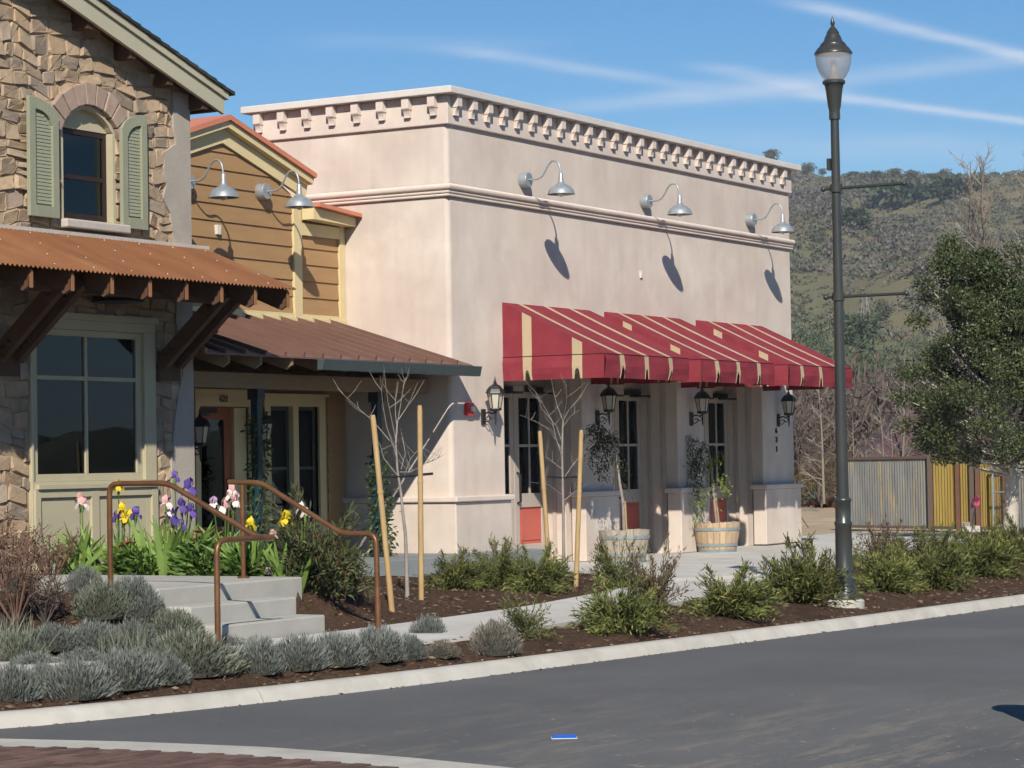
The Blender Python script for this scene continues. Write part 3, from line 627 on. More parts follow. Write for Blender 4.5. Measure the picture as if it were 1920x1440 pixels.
for (a, b) in zip([p[1] for p in PIL[:-1]], [p[0] for p in PIL[1:]]):
    leaf(b-.885, b-.012, True); leaf(b-1.77, b-.89, False)
    MB().box(a, b-1.775, RD-.04, RD, .03, 2.55).build('side_panel', 'door_taupe', shop)
    MB().box(a, b, RD-.06, RD+.02, 2.553, HEAD-.002).build('door_head', 'door_taupe', shop)
    MB().box(a, b, RD-.08, RD+.05, .004, .028).build('threshold', 'black_metal', shop)
    for y0, y1 in ((.19, .27), (.44, .50)): MB().box(b-.022, b-.001, y0, y1, .004, HEAD-.01).build('jamb_strip', 'door_taupe', shop)
Rx = Matrix.Rotation(math.pi/2, 4, 'X')
nx_, nz_ = 10.36, 1.86
for k, dg in enumerate('631'): text_mesh('numeral', dg, .135, 'digit', shop, Matrix.Translation((nx_, -.012, nz_-k*.155)) @ Rx)
# ------------------------------------------------------------------ concrete plinth of the porch
pl = MB(); pl.prism([(-2.86, -.5), (1.56, -.5), (1.56, -.09), (-.09, -.09), (-.09, 1.68), (-2.86, 1.68)], -.1, .265)
struct(pl.build('porch_plinth', 'plinth_paint', bevel=.012), 'grey painted concrete plinth in front of the stucco corner')
MB().box(-9.4, -2.87, -.1, 1.68, -.1, .25).build('porch_floor', 'concrete_step', bpy.data.objects['porch_plinth'], local=True)
# ------------------------------------------------------------------ 621, the sided house with its porch
Y6 = 1.69
house = thing('sided_house', 'narrow brown sided house with cream trim and coral metal roof edge', 'house', (-2.6, Y6, 0))
wb6 = MB(); DO = (-3.26, -2.22, .27, 2.21); WO = (-1.77, -.66, .68, 2.23)
wall_cells(wb6, -5.44, -.012, -.1, 3.36, Y6, Y6+.15, [DO, WO])
ap = -2.74
wb6.prism([(-5.44, 3.36), (-.012, 3.36), (-.012, 4.72), (-1.12, 4.72), (-1.12, 5.0), (ap, 5.80), (-4.9, 4.75), (-5.44, 4.72)], Y6+.012, Y6+.15, axis='y')
wb6.box(-5.44, -4.95, Y6+.15, 8, -.1, 4.6); wb6.box(-.3, -.012, Y6+.15, 8, -.1, 4.6); wb6.box(-4.95, -.3, 7.8, 8, -.1, 4.6)
wb6.build('wall', 'siding', house)
MB().box(-4.95, -.3, Y6+.15, 7.8, 2.6, 2.7).build('ceiling', 'interior', house); MB().box(-4.95, -.3, Y6+.15, 7.8, .1, .26).build('floor', 'interior', house)
sl6 = (5.52-5.04)/(2.788-1.207)
z = 3.46; k = 0
def board(x0a, x1a, x0b, x1b, z0, z1):
    """lapped board: thick at the lower edge."""
    m_ = MB(); y0, y1 = Y6-.022, Y6-.004
    m_.add([(x0a, y0, z0), (x1a, y0, z0), (x1b, y1, z1), (x0b, y1, z1), (x0a, Y6+.02, z0), (x1a, Y6+.02, z0), (x1b, Y6+.02, z1), (x0b, Y6+.02, z1)],
           [(0, 1, 2, 3), (0, 4, 5, 1), (1, 5, 6, 2), (3, 2, 6, 7), (0, 3, 7, 4)]); m_.build('siding_board', 'siding', house)
def rlim(z): return min(-1.20, ap+(5.535-z)/sl6)
def llim(z): return max(-5.08, ap-(5.535-z)/sl6)
while z < 5.50:
    z1 = min(z+.225, 5.53); board(llim(z), rlim(z), llim(z1), rlim(z1), z, z1); z += .219
z = 3.46
while z < 4.48: board(-1.03, -.13, -1.03, -.13, z, min(z+.225, 4.5)); z += .219
# lower wall under the porch: plain boards
for i in range(8): board(-.44, -.02, -.44, -.02, .3+i*.26, .3+i*.26+.265)
tr = MB(); tr.box(-1.205, -1.03, Y6-.05, Y6+.01, 3.30, 5.02); tr.build('corner_board', 'cream_trim', house)
MB().box(-.135, -.015, Y6-.05, Y6+.01, 3.38, 4.72).build('corner_board', 'cream_trim', house)
MB().box(-1.029, -.136, Y6-.048, Y6+.01, 4.50, 4.66).build('frieze_board', 'cream_trim', house)
MB().box(-5.0, -1.206, Y6-.045, Y6+.012, 3.27, 3.455).build('skirt_board', 'cream_trim', house)
MB().box(-1.029, -.136, Y6-.044, Y6+.012, 3.36, 3.455).build('skirt_board', 'cream_trim', house)
for sgn in (1, -1):
    d = np.array([1, 0, -sl6*1.0]) if sgn > 0 else np.array([-1, 0, -sl6]); d = d/np.linalg.norm(d); nn = np.array([sl6*sgn, 0, 1]); nn /= np.linalg.norm(nn)
    A0 = np.array([ap, 0, 5.86]); L = 1.98 if sgn > 0 else 2.4
    def rk(name, m, y0, y1, lo, hi, L=L):
        a = A0+nn*(lo+hi)/2+np.array([0, (y0+y1)/2, 0]); q = MB()
        # mitred at the ridge
        up = lambda h: A0+np.array([0, 0, h/nn[2]])
        vs = []
        for y in (y0, y1):
            for h, e in ((lo, 0), (lo, 1), (hi, 1), (hi, 0)):
                p = (up(h) if e == 0 else A0+nn*h+d*L); vs.append((p[0], y, p[2]))
        f = [(0, 1, 2, 3), (7, 6, 5, 4), (0, 4, 5, 1), (1, 5, 6, 2), (2, 6, 7, 3), (3, 7, 4, 0)]
        q.add(vs, f if sgn > 0 else [t[::-1] for t in f]); q.build(name, m, house)
    rk('rake_trim', 'cream_trim', Y6-.05, Y6+.01, -.30, -.12); rk('barge_board', 'cream_trim', Y6-.11, Y6-.052, -.118, -.06)
    rk('barge_board', 'cream_trim', Y6-.14, Y6-.112, -.115, -.03); rk('roof', 'coral_metal', Y6-.18, 8.1, -.028, .035)
# low side roof stepping to the stucco wall
lr = MB(); lr.prism([(-1.02, 4.86), (-.02, 4.79), (-.02, 4.84), (-1.02, 4.91)], Y6-.34, 6, axis='y'); lr.build('side_roof', 'coral_metal', house)
MB().prism([(-1.02, 4.70), (-.03, 4.67), (-.03, 4.785), (-1.02, 4.855)], Y6-.24, Y6-.05, axis='y').build('eave_board', 'cream_trim', house)
# porch roof: standing seam sheets on rafters, beam and posts
EY, EZ, TY, TZ = -.35, 2.735, Y6-.02, 3.36
psl = (TZ-EZ)/(TY-EY)
def pz(y): return EZ+(y-EY)*psl
XR = -.012; npan = 15; pw = .385
for i in range(npan):
    x1 = XR-i*pw; x0 = x1-pw+.003; tyy = TY if x0 > -5.46 else .02
    q = MB(); q.add([(x0, EY, pz(EY)), (x1, EY, pz(EY)), (x1, tyy, pz(tyy)), (x0, tyy, pz(tyy)), (x0, EY, pz(EY)-.02), (x1, EY, pz(EY)-.02), (x1, tyy, pz(tyy)-.02), (x0, tyy, pz(tyy)-.02)],
                    [(0, 1, 2, 3), (7, 6, 5, 4), (0, 4, 5, 1), (1, 5, 6, 2), (3, 7, 4, 0), (2, 6, 7, 3)])
    if i == 0: porch = q.build('porch_roof', 'brown_metal', house)
    else: q.build('roof_sheet', 'brown_metal', porch)
    s = MB(); s.obox(((x0-.0015), (EY+tyy)/2, (pz(EY)+pz(tyy))/2+.026), (.016, 0, 0), (0, (tyy-EY)/2, (pz(tyy)-pz(EY))/2), (0, -.026*psl, .026)); s.build('seam', 'brown_metal', porch)
MB().box(-5.0, XR, TY-.05, Y6-.001, TZ-.02, TZ+.035).build('flashing', 'cream_trim', porch)
gt = MB(); gp = [(EY-.115, 2.715), (EY-.012, 2.715), (EY-.012, 2.585), (EY-.085, 2.585)]
gt.prism([(y, z_) for y, z_ in gp], -3.62, .04, axis='x'); gt.build('gutter', 'gutter_paint', porch, bevel=.006)
for i in range(9):
    x = -.35-i*.62
    q = MB(); q.prism([(EY+.03, pz(EY)-.022), (1.6 if x > -5.46 else .02, pz(1.6 if x > -5.46 else .02)-.022), (1.6 if x > -5.46 else .02, pz(1.6 if x > -5.46 else .02)-.16), (EY+.12, pz(EY)-.15), (EY+.03, pz(EY)-.10)], x-.02, x+.02, axis='x'); q.build('rafter', 'porch_wood', porch)
MB().box(-5.46, -.09, .30, .42, 2.38, 2.56).build('beam', 'porch_wood', porch)
MB().box(-5.1, -.02, .44, Y6-.06, 2.56, 2.58).build('porch_ceiling', 'soffit', porch)
for px in (482, 707):
    X_ = aty(px, 860, .36)[0]
    MB().box(X_-.05, X_+.05, .31, .41, .245, 2.372).box(X_-.085, X_+.085, .275, .445, .268, .30).build('post', 'post_green', house, bevel=.006)
    MB().box(X_-.075, X_+.075, .285, .435, 2.25, 2.379).build('post_bracket', 'black_metal', house)
# door 621
fr = MB(); wall_cells(fr, -3.36, -2.13, .27, 2.40, Y6-.035, Y6+.03, [(-3.26, -2.22, .2, 2.215)]); fr.box(-3.39, -2.10, Y6-.05, Y6+.0, 2.401, 2.43)
frame = fr.build('door_frame', 'cream_trim', house)
MB().box(-2.49, -2.23, Y6+.02, Y6+.09, .27, 2.2).build('side_jamb', 'cream_trim', frame)
dr = MB(); wall_cells(dr, -3.25, -2.50, .275, 2.205, Y6+.06, Y6+.10, [(-3.14, -2.65, .70, 2.05)]); dr = dr.build('door', 'door_rust', house)
MB().box(-3.14, -2.65, Y6+.075, Y6+.083, .70, 2.05).build('pane', 'pane', dr)
MB().box(-3.22, -2.85, Y6+.01, Y6+.058, 2.13, 2.19).box(-3.2, -3.05, Y6-.01, Y6+.03, 2.09, 2.128).build('closer', 'black_metal', dr)
MB().box(-2.60, -2.56, Y6+.02, Y6+.058, 1.05, 1.3).build('handle', 'black_metal', dr)
text_mesh('number', '621', .125, 'digit_pale', house, Matrix.Translation((-2.78, Y6-.042, 2.27)) @ Rx)
# window beside it
wn = MB(); wall_cells(wn, -1.90, -.52, .56, 2.36, Y6-.035, Y6+.04, [(-1.77, -1.265, .70, 2.23), (-1.145, -.66, .70, 2.23)]); wn.box(-1.93, -.46, Y6-.06, Y6-.0, 2.361, 2.395)
wn = wn.build('window', 'cream_trim', house)
for a, b in ((-1.77, -1.265), (-1.145, -.66)):
    s = MB(); wall_cells(s, a, b, .70, 2.23, Y6+.045, Y6+.08, [(a+.05, b-.05, .76, 1.40), (a+.05, b-.05, 1.44, 2.18)]); s.build('sash', 'sash_green', wn)
    MB().box(a+.05, b-.05, Y6+.058, Y6+.064, .76, 2.18).build('pane', 'pane', wn)
MB().box(-1.96, -.45, Y6-.07, Y6-.0, .52, .558).build('sill', 'cream_trim', wn)
MB().prism([(Y6-.06, 4.38), (Y6-.06, 4.50), (Y6+.0, 4.50), (Y6+.0, 4.38)], -2.885, -2.81, axis='x').build('outlet_box', 'cap_metal', house)
# ------------------------------------------------------------------ the stone building
YS = .06
def S(px, py, y=YS): p = aty(px, py, y); return p[0], p[2]
XS = S(356, 520)[0]; XL = -15.2
stone = thing('stone_building', 'rubble stone building with sage shutters and a rusty metal canopy', 'building', (-7.5, YS, 0))
YR = -.22
t1, t2 = aty(425, 172, YR), aty(185, 0, YR); RSL = (t2[2]-t1[2])/(t1[0]-t2[0]); b1 = aty(405, 203, YR); b2 = aty(130, 0, YR)
APX = -10.2
def rz_(x): return t1[2]+(t1[0]-x)*RSL if x > APX else t1[2]+(t1[0]-APX)*RSL-(APX-x)*RSL
TH = (t1[2]+(t1[0]-b1[0])*RSL)-b1[2]            # vertical height of the rake boards
lw = [S(67, 627), S(256, 886)]; LWX0, LWX1, LWZ0, LWZ1 = lw[0][0], lw[1][0], lw[1][1], lw[0][1]
uw = [S(115, 235), S(208, 418)]; UX0, UX1, UZ0, UZ1 = uw[0][0], uw[1][0]+.02, uw[1][1], uw[0][1]
FX0, FX1 = S(52, 750)[0], S(286, 750)[0]; FZ1 = S(160, 593)[1]; FZ0 = .28
zt = 4.0
sw = MB(); wall_cells(sw, XL, XS, -.2, zt, YS, YS+.25, [(FX0+.05, FX1-.05, FZ0, FZ1-.05)])
UAZ = S(160, 203)[1]+.04
wall_cells(sw, XL, XS, zt, UAZ, YS, YS+.25, [(UX0-.03, UX1+.03, UZ0, UAZ)])
top = UAZ
pol = [(XL, top), (XS, top), (XS, rz_(XS)-TH*.62)] if rz_(XS)-TH*.62 > top else [(XL, top), (XS, top)]
sw.prism(pol+[(APX, rz_(APX)-TH*.62), (XL, rz_(XL)-TH*.62)], YS, YS+.25, axis='y')
sw.box(XS-.25, XS, YS+.25, 9, -.2, rz_(XS)-TH+.05); sw.box(XL, XL+.25, YS+.25, 9, -.2, rz_(XL)-TH); sw.box(XL, XS, 9, 9.25, -.2, 5.2)
sw.build('wall', 'mortar', stone)
MB().box(XL+.25, XS-.25, YS+.25, 9, .2, .30).build('floor', 'interior', stone); MB().box(XL+.25, XS-.25, YS+.25, 9, 3.45, 3.6).build('ceiling', 'interior', stone)
MB().box(XL+.25, XS-.25, 4.6, 4.7, .3, 3.45).build('partition', 'interior', stone); MB().box(XL+.25, XS-.25, 3.0, 3.1, 3.6, 6.6).build('partition', 'interior', stone)
# plaster patch at the corner with a torn edge
edge = [(S(323, 200)[0], rz_(XS)-TH)]+[S(x, y) for x, y in ((322, 240), (326, 270), (306, 285), (304, 315), (309, 345), (302, 372), (316, 400), (320, 430), (322, 460), (330, 520), (326, 600), (334, 660), (340, 700), (332, 735), (326, 775), (320, 840), (318, 905), (322, 1000), (324, 1060))]
edge[0] = (edge[1][0], rz_(XS)-TH*.62)
MB().prism([(XS+.004, -.15), (XS+.004, rz_(XS)-TH*.62)]+[(x, z_) for x, z_ in edge]+[(edge[-1][0], -.15)], YS-.03, YS+.05, axis='y').build('plaster_patch', 'plaster_grey', stone)
MB().box(XS-.02, XS+.0045, YS-.029, 9, -.15, rz_(XS)-TH).build('plaster_return', 'plaster_grey', stone)
def pedge(z_):
    zs_ = [e[1] for e in edge][::-1]; return float(np.interp(z_, zs_, [e[0] for e in edge][::-1]))
# stones, one by one
holes = [(FX0-.01, FX1+.01, -1, FZ1+.01), (UX0-.07, UX1+.06, UZ0-.12, UZ1+.28)]
AC = ((UX0+UX1)/2, UZ1-.12)
srng = random.Random(11); stones = []
def clip(r):
    x0, x1, z0, z1 = r
    for h in holes:
        if x0 < h[1] and x1 > h[0] and z0 < h[3] and z1 > h[2]:
            o = [(h[1]-x0, 'l'), (x1-h[0], 'r'), (h[3]-z0, 'b'), (z1-h[2], 't')]; v, s = min(o)
            if s == 'l': x0 = h[1]
            elif s == 'r': x1 = h[0]
            elif s == 'b': z0 = h[3]
            else: z1 = h[2]
            if x1-x0 < .07 or z1-z0 < .06: return None
    return x0, x1, z0, z1
z = .2
while z < 7.6:
    h = srng.uniform(.115, .205); x = -9.6+srng.uniform(-.1, 0)
    while x < XS-.2:
        wd = srng.uniform(.15, .37); r = [x, x+wd, z, z+h]; x += wd
        zc_ = z+h/2
        if r[0] > pedge(zc_)-.02: continue
        r[1] = min(r[1], pedge(zc_)+srng.uniform(-.01, .05))
        if r[1]-r[0] < .09: continue
        if r[3] > rz_((r[0]+r[1])/2)-TH*.55: continue
        if 3.45 < zc_ < 3.72: pass
        q = [tuple(r)] if h < .18 or srng.random() < .7 else [(r[0], r[1], z, z+h/2), (r[0], r[1], z+h/2, z+h)]
        for rr in q:
            rr = clip(rr)
            if rr: stones.append(rr)
    z += h
def wob(x, z): return .045*math.sin(x*3.1+z*1.7)+.03*math.sin(x*7.3-z*2.9), .045*math.sin(x*4.3+1.3*z)+.03*math.sin(x*9.1+z*3.7)
shown = []
for r in stones:
    p = aty(0, 0, YS); c = np.array([(r[0]+r[1])/2, YS, (r[2]+r[3])/2]); d = depth(c); px = 960+FPX*np.dot(c-CAM, cr)/d
    py = 720-FPX*np.dot(c-CAM, cu)/d
    shown.append(((px > -25) and (py > -25) and not (455 < py < 545), r))
vis = [r for s, r in shown if s]
vis.sort(key=lambda r: -(r[1]-r[0])*(r[3]-r[2])); rest = MB()
for ri, r in enumerate(vis):
    x0, x1, z0, z1 = r; g = srng.uniform(.004, .009); x0 += g; x1 -= g; z0 += g; z1 -= g; cx, cz = (x0+x1)/2, (z0+z1)/2; hw, hh_ = (x1-x0)/2, (z1-z0)/2
    c_ = min(hw, hh_)*srng.uniform(.18, .42); pts = []
    for sx_, sz_, first in ((1, -1, 0), (1, 1, 1), (-1, 1, 0), (-1, -1, 1)):
        a = (cx+sx_*(hw-c_*srng.uniform(.4, 1)), cz+sz_*hh_); b = (cx+sx_*hw, cz+sz_*(hh_-c_*srng.uniform(.4, 1)))
        pts += [a, b] if not first else [b, a]
    pts = [(a+srng.uniform(-.012, .012)+wob(a, b)[0]*.8, b+srng.uniform(-.012, .012)+wob(a, b)[1]*.8) for a, b in pts]
    near = any(h[0]-.08 < cx < h[1]+.08 and h[2]-.1 < cz < h[3]+.1 for h in holes)
    pr = srng.uniform(.009, .028); n = len(pts); m_ = MB(); mx_, mz_ = sum(p[0] for p in pts)/n, sum(p[1] for p in pts)/n
    ins = lambda p, k: (mx_+(p[0]-mx_)*k, mz_+(p[1]-mz_)*k)
    tx, tz = srng.uniform(-.02, .02), srng.uniform(-.02, .02)
    vs = [(p[0], YS+.02, p[1]) for p in pts]+[(p[0], YS-pr*.55, p[1]) for p in pts]
    for p in pts: q = ins(p, srng.uniform(.80, .93)); vs.append((q[0], YS-pr-tx*(q[0]-mx_)/hw-tz*(q[1]-mz_)/hh_+srng.uniform(-.006, .006), q[1]))
    vs.append((mx_, sum(v[1] for v in vs[2*n:])/n-srng.uniform(-.003, .003), mz_))
    fs = [(i, (i+1) % n, n+(i+1) % n, n+i) for i in range(n)]+[(n+i, n+(i+1) % n, 2*n+(i+1) % n, 2*n+i) for i in range(n)]+[(2*n+i, 2*n+(i+1) % n, 3*n) for i in range(n)]
    m_.add(vs, fs)
    if ri >= 298: rest.add(vs, fs); continue
    m_.build('stone', srng.choice(['stone_a', 'stone_a', 'stone_a', 'stone_b', 'stone_b', 'stone_c']), stone)
if rest.v: rest.build('small_stones', 'stone_b', stone)['kind'] = 'stuff'
print('stones', len(vis))
# upper window: arch stones, cream tympanum, dark sash, sill, shutters
acx = (UX0+UX1)/2; half = (UX1-UX0)/2+.045; rise = S(160, 203)[1]-UZ1+.03; rad = (half*half+rise*rise)/(2*rise); acz = UZ1+rise-rad; ang = math.asin(half/rad)
upw = thing('upper', None, None) if False else None
nv = 9
for i in range(nv):
    a0, a1 = -ang*1.16+2*ang*1.16*i/nv+.012, -ang*1.16+2*ang*1.16*(i+1)/nv-.012; ro = rad+.235+srng.uniform(-.01, .02)
    MB().prism([(acx+rad*1.005*math.sin(a0), acz+rad*1.005*math.cos(a0)), (acx+rad*1.005*math.sin(a1), acz+rad*1.005*math.cos(a1)), (acx+ro*math.sin(a1), acz+ro*math.cos(a1)), (acx+ro*math.sin(a0), acz+ro*math.cos(a0))], YS-.07-srng.uniform(0, .012), YS+.05, axis='y').build('arch_stone', 'arch_stone', stone, bevel=.008)
arc = [(acx+rad*math.sin(t), acz+rad*math.cos(t)) for t in np.linspace(-ang, ang, 15)]
inn = [(acx+(rad-.045)*math.sin(t), acz+(rad-.045)*math.cos(t)) for t in np.linspace(-ang*.93, ang*.93, 15)]
win = MB(); win.prism(arc+[(acx+half, UZ1-.002), (acx-half, UZ1-.002)], YS+.06, YS+.1, axis='y'); upw = win.build('upper_window', 'window_paint', stone)
fm = MB()
for i in range(14): fm.prism([arc[i], arc[i+1], inn[i+1], inn[i]], YS-.02, YS+.059, axis='y')
fm.box(UX0-.045, UX0, YS-.02, YS+.08, UZ0-.02, UZ1); fm.box(UX1, UX1+.045, YS-.02, YS+.08, UZ0-.02, UZ1); fm.build('frame', 'window_paint', upw)
sm = MB(); mid = UZ0+(UZ1-UZ0)*.47; wall_cells(sm, UX0+.002, UX1-.002, UZ0, UZ1-.005, YS+.07, YS+.12, [(UX0+.05, UX1-.06, UZ0+.07, mid-.025), (UX0+.05, UX1-.06, mid+.025, UZ1-.06)]); sm.build('sash', 'dark_sash', upw)
MB().box(UX0+.05, UX1-.06, YS+.09, YS+.097, UZ0+.07, mid-.025).build('pane', 'pane', upw); MB().box(UX0+.05, UX1-.06, YS+.09, YS+.097, mid+.025, UZ1-.06).build('pane', 'pane', upw)
s0, s1 = S(108, 420), S(229, 437)
MB().box(s0[0], s1[0], YS-.13, YS+.07, UZ0-.115, UZ0-.022).build('sill', 'sill_stone', upw, bevel=.015)
def shutter(x0, x1, z0, z1, hi_left):
    """louvred shutter with one rounded shoulder."""
    wd = x1-x0; n = 9
    def shoulder(ins, drop):
        xa, xb = x0+ins, x1-ins; pts = []
        for t in np.linspace(0, 1, n):
            x = xa+(xb-xa)*t; u = t if hi_left else 1-t
            pts.append((x, z1-ins-drop*(1-math.sqrt(max(0, 1-u*u*.96)))*1.0))
        return pts
    o_ = shoulder(0, .23); i_ = shoulder(.10, .19)
    i_ = [(x, z_-.03) for x, z_ in i_]
    fm = MB()
    for k in range(n-1): fm.prism([o_[k], o_[k+1], i_[k+1], i_[k]], YS-.105, YS-.06, axis='y')
    fm.prism([(x0, z0), (x0+.10, z0), (x0+.10, i_[0][1]), o_[0]], YS-.105, YS-.06, axis='y'); fm.prism([(x1-.10, z0), (x1, z0), o_[-1], (x1-.10, i_[-1][1])], YS-.105, YS-.06, axis='y')
    fm.box(x0+.10, x1-.10, YS-.105, YS-.06, z0, z0+.12)
    sh = fm.build('shutter', 'sage_paint', stone, bevel=.004)
    fm = MB().prism([(x0+.1, z0+.12), (x1-.1, z0+.12)]+[(x, z_) for x, z_ in i_][::-1], YS-.066, YS-.06, axis='y').build('shutter_back', 'sage_paint', sh)
    z_ = z0+.14
    while z_ < z1-.16:
        u0, u1 = x0+.102, x1-.102
        lim = [x for x, zz in i_ if zz > z_+.03]
        if lim and len(lim) > 1:
            a, b = max(u0, min(lim)), min(u1, max(lim))
            if b-a > .03: MB().add([(a, YS-.081, z_), (b, YS-.081, z_), (b, YS-.074, z_+.041), (a, YS-.074, z_+.041), (a, YS-.067, z_+.003), (b, YS-.067, z_+.003)], [(0, 1, 2, 3), (0, 4, 5, 1)]).build('slat', 'sage_paint', sh)
        z_ += .038
    MB().box(x0+.05, x1-.05, YS-.06, YS-.03, z0+.2, z0+.26).box(x0+.05, x1-.05, YS-.06, YS-.03, z1-.5, z1-.44).build('hinge', 'black_metal', sh)
a, b = S(54, 178, YS-.1), S(112, 410, YS-.1); shutter(a[0], b[0], b[1], a[1], True)
a, b = S(228, 210, YS-.1), S(278, 432, YS-.1); shutter(a[0], b[0], b[1], a[1]+.01, False)
# big lower window with panelled base
lwz = S(162, 710)[1]; lwx = S(161, 760)[0]; sz0 = S(160, 908)[1]
wn = MB(); wall_cells(wn, FX0, FX1, FZ0-.2, FZ1, YS-.05, YS+.06, [(LWX0-.10, LWX1+.10, LWZ0-.08, LWZ1+.07)]); wn = wn.build('shop_window', 'window_paint', stone, bevel=.004)
hd = MB().box(FX0-.02, FX1+.02, YS-.085, YS-.048, FZ1-.05, FZ1+.02).build('head', 'window_paint', wn)
s = MB(); wall_cells(s, LWX0-.099, LWX1+.099, LWZ0-.079, LWZ1+.069, YS-.01, YS+.04, [(LWX0, lwx-.022, LWZ0, lwz-.022), (lwx+.022, LWX1, LWZ0, lwz-.022), (LWX0, lwx-.022, lwz+.022, LWZ1), (lwx+.022, LWX1, lwz+.022, LWZ1)]); s.build('sash', 'window_paint', wn, bevel=.003)
for xa, xb in ((LWX0, lwx-.022), (lwx+.022, LWX1)):
    for za, zb_ in ((LWZ0, lwz-.022), (lwz+.022, LWZ1)): MB().box(xa, xb, YS+.012, YS+.02, za, zb_).build('pane', 'pane_clear', wn)
MB().box(FX0+.04, FX1-.03, YS-.105, YS-.052, sz0-.045, sz0+.01).build('sill', 'window_paint', wn, bevel=.006)
pm_ = lwx+.05
for xa, xb in ((FX0+.02, FX0+.10), (pm_-.06, pm_+.06), (FX1-.12, FX1-.02)): MB().box(xa, xb, YS-.08, YS-.051, FZ0-.1, sz0-.046).build('stile', 'window_paint', wn)
for xa, xb in ((FX0+.10, pm_-.06), (pm_+.06, FX1-.12)): MB().box(xa, xb, YS-.078, YS-.051, sz0-.13, sz0-.046).build('rail', 'window_paint', wn); MB().box(xa, xb, YS-.077, YS-.051, FZ0-.1, FZ0+.1).build('rail', 'window_paint', wn)
# gable roof: shingled slab, double rake boards, lookouts
def rslab(name, m, y0, y1, h0, h1, x0, x1, par):
    return MB().prism([(x0, rz_(x0)+h0), (x1, rz_(x1)+h0), (x1, rz_(x1)+h1), (x0, rz_(x0)+h1)], y0, y1, axis='y').build(name, m, par)
tipx = t1[0]
rf = rslab('roof', 'soffit', YR+.05, 9.4, -TH*.6, -.03, APX, tipx, stone); rslab('roof_slope', 'soffit', YR+.05, 9.4, -TH*.6, -.03, 2*APX-tipx, APX, rf)
rslab('rake_board', 'fascia_paint', YR, YR+.045, -TH, -TH*.36, APX, tipx-.05, rf); rslab('rake_board', 'fascia_paint', YR-.03, YR+.045, -TH*.345, -.02, APX, tipx, rf)
rslab('rake_board', 'fascia_paint', YR, YR+.045, -TH, -.02, 2*APX-tipx, APX, rf)
MB().box(tipx-.08, tipx-.01, YR+.046, 9.4, rz_(tipx)-TH*.8, rz_(tipx)-.03).build('eave_board', 'soffit', rf)
nsh = 30
for i in range(nsh):
    xa = APX+(tipx+.03-APX)*i/nsh; xb = APX+(tipx+.03-APX)*(i+1)/nsh
    MB().prism([(xa, rz_(xa)-.018), (xb+.05, rz_(xb+.05)-.018+.004), (xb+.05, rz_(xb+.05)+.028), (xa, rz_(xa)+.012)], YR-.05-srng.uniform(0, .012), 9.4, axis='y').build('shingle', 'shingle', rf)
rslab('shingles', 'shingle', YR-.05, 9.4, -.018, .025, 2*APX-tipx, APX, rf)
for px in (120, 200, 270, 335):
    x = S(px, 100, .2)[0]; MB().box(x-.05, x+.05, YR+.05, YS+.1, rz_(x)-TH*1.0-.06, rz_(x)-TH*.62).build('lookout', 'dark_timber', rf)
# rusty corrugated canopy on rafters and knee braces
pa = aty(372, 466, YS); CX1 = pa[0]; CZ1 = pa[2]; pe = at(553, 545, 0, CX1); CYE, CZE = pe[1], pe[2]; csl = (CZ1-CZE)/(YS-CYE); CX0 = -13.0
def cz_(y): return CZE+(y-CYE)*csl
cm = MB(); pitch = .066; nn_ = int((CX1-CX0)/pitch*6); vs = []; rows = [CYE-.02, (CYE+YS)/2, YS-.005]
for y in rows:
    for i in range(nn_+1):
        x = CX1-(CX1-CX0)*i/nn_; vs.append((x, y, cz_(y)+.013*math.cos(2*math.pi*i/6)+.02))
cm.add(vs, [(j*(nn_+1)+i, (j+1)*(nn_+1)+i, (j+1)*(nn_+1)+i+1, j*(nn_+1)+i+1) for j in range(len(rows)-1) for i in range(nn_)])
can = cm.build('canopy', 'rust_metal', stone, smooth=60)
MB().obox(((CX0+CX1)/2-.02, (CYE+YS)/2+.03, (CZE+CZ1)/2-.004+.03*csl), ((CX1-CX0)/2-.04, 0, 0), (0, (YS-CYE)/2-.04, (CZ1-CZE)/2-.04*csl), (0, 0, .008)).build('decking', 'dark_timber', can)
fl = MB().box(CX0, CX1+.06, YS-.11, YS-.031, CZ1-.02, CZ1+.022).build('flashing', 'sill_stone', can)
scn = MB()
for fy in (.15, .42, .7, .94):
    y = CYE+(YS-CYE)*(1-fy)
    i = 0; x = CX1-.12-(.3 if fy in (.42, .94) else 0)
    while x > -9.6:
        k = round((CX1-x)/pitch); scn.lathe([(.007, 0), (.006, .006), (.002, .008)], (CX1-k*pitch, y, cz_(y)+.034), 6); x -= .594
scn.build('screws', 'screw', can)['kind'] = 'stuff'
x = CX1-.10; i = 0
while x > CX0:
    h = .25
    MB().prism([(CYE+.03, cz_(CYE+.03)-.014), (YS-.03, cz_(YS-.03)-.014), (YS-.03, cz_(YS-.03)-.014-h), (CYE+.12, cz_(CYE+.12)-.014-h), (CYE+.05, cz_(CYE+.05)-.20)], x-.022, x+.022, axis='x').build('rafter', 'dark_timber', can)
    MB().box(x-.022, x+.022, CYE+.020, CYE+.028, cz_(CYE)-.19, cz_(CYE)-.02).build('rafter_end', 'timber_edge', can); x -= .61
MB().box(CX0, CX1-.35, CYE+.50, CYE+.60, cz_(CYE+.5)-.36, cz_(CYE+.5)-.265).build('purlin', 'dark_timber', can)
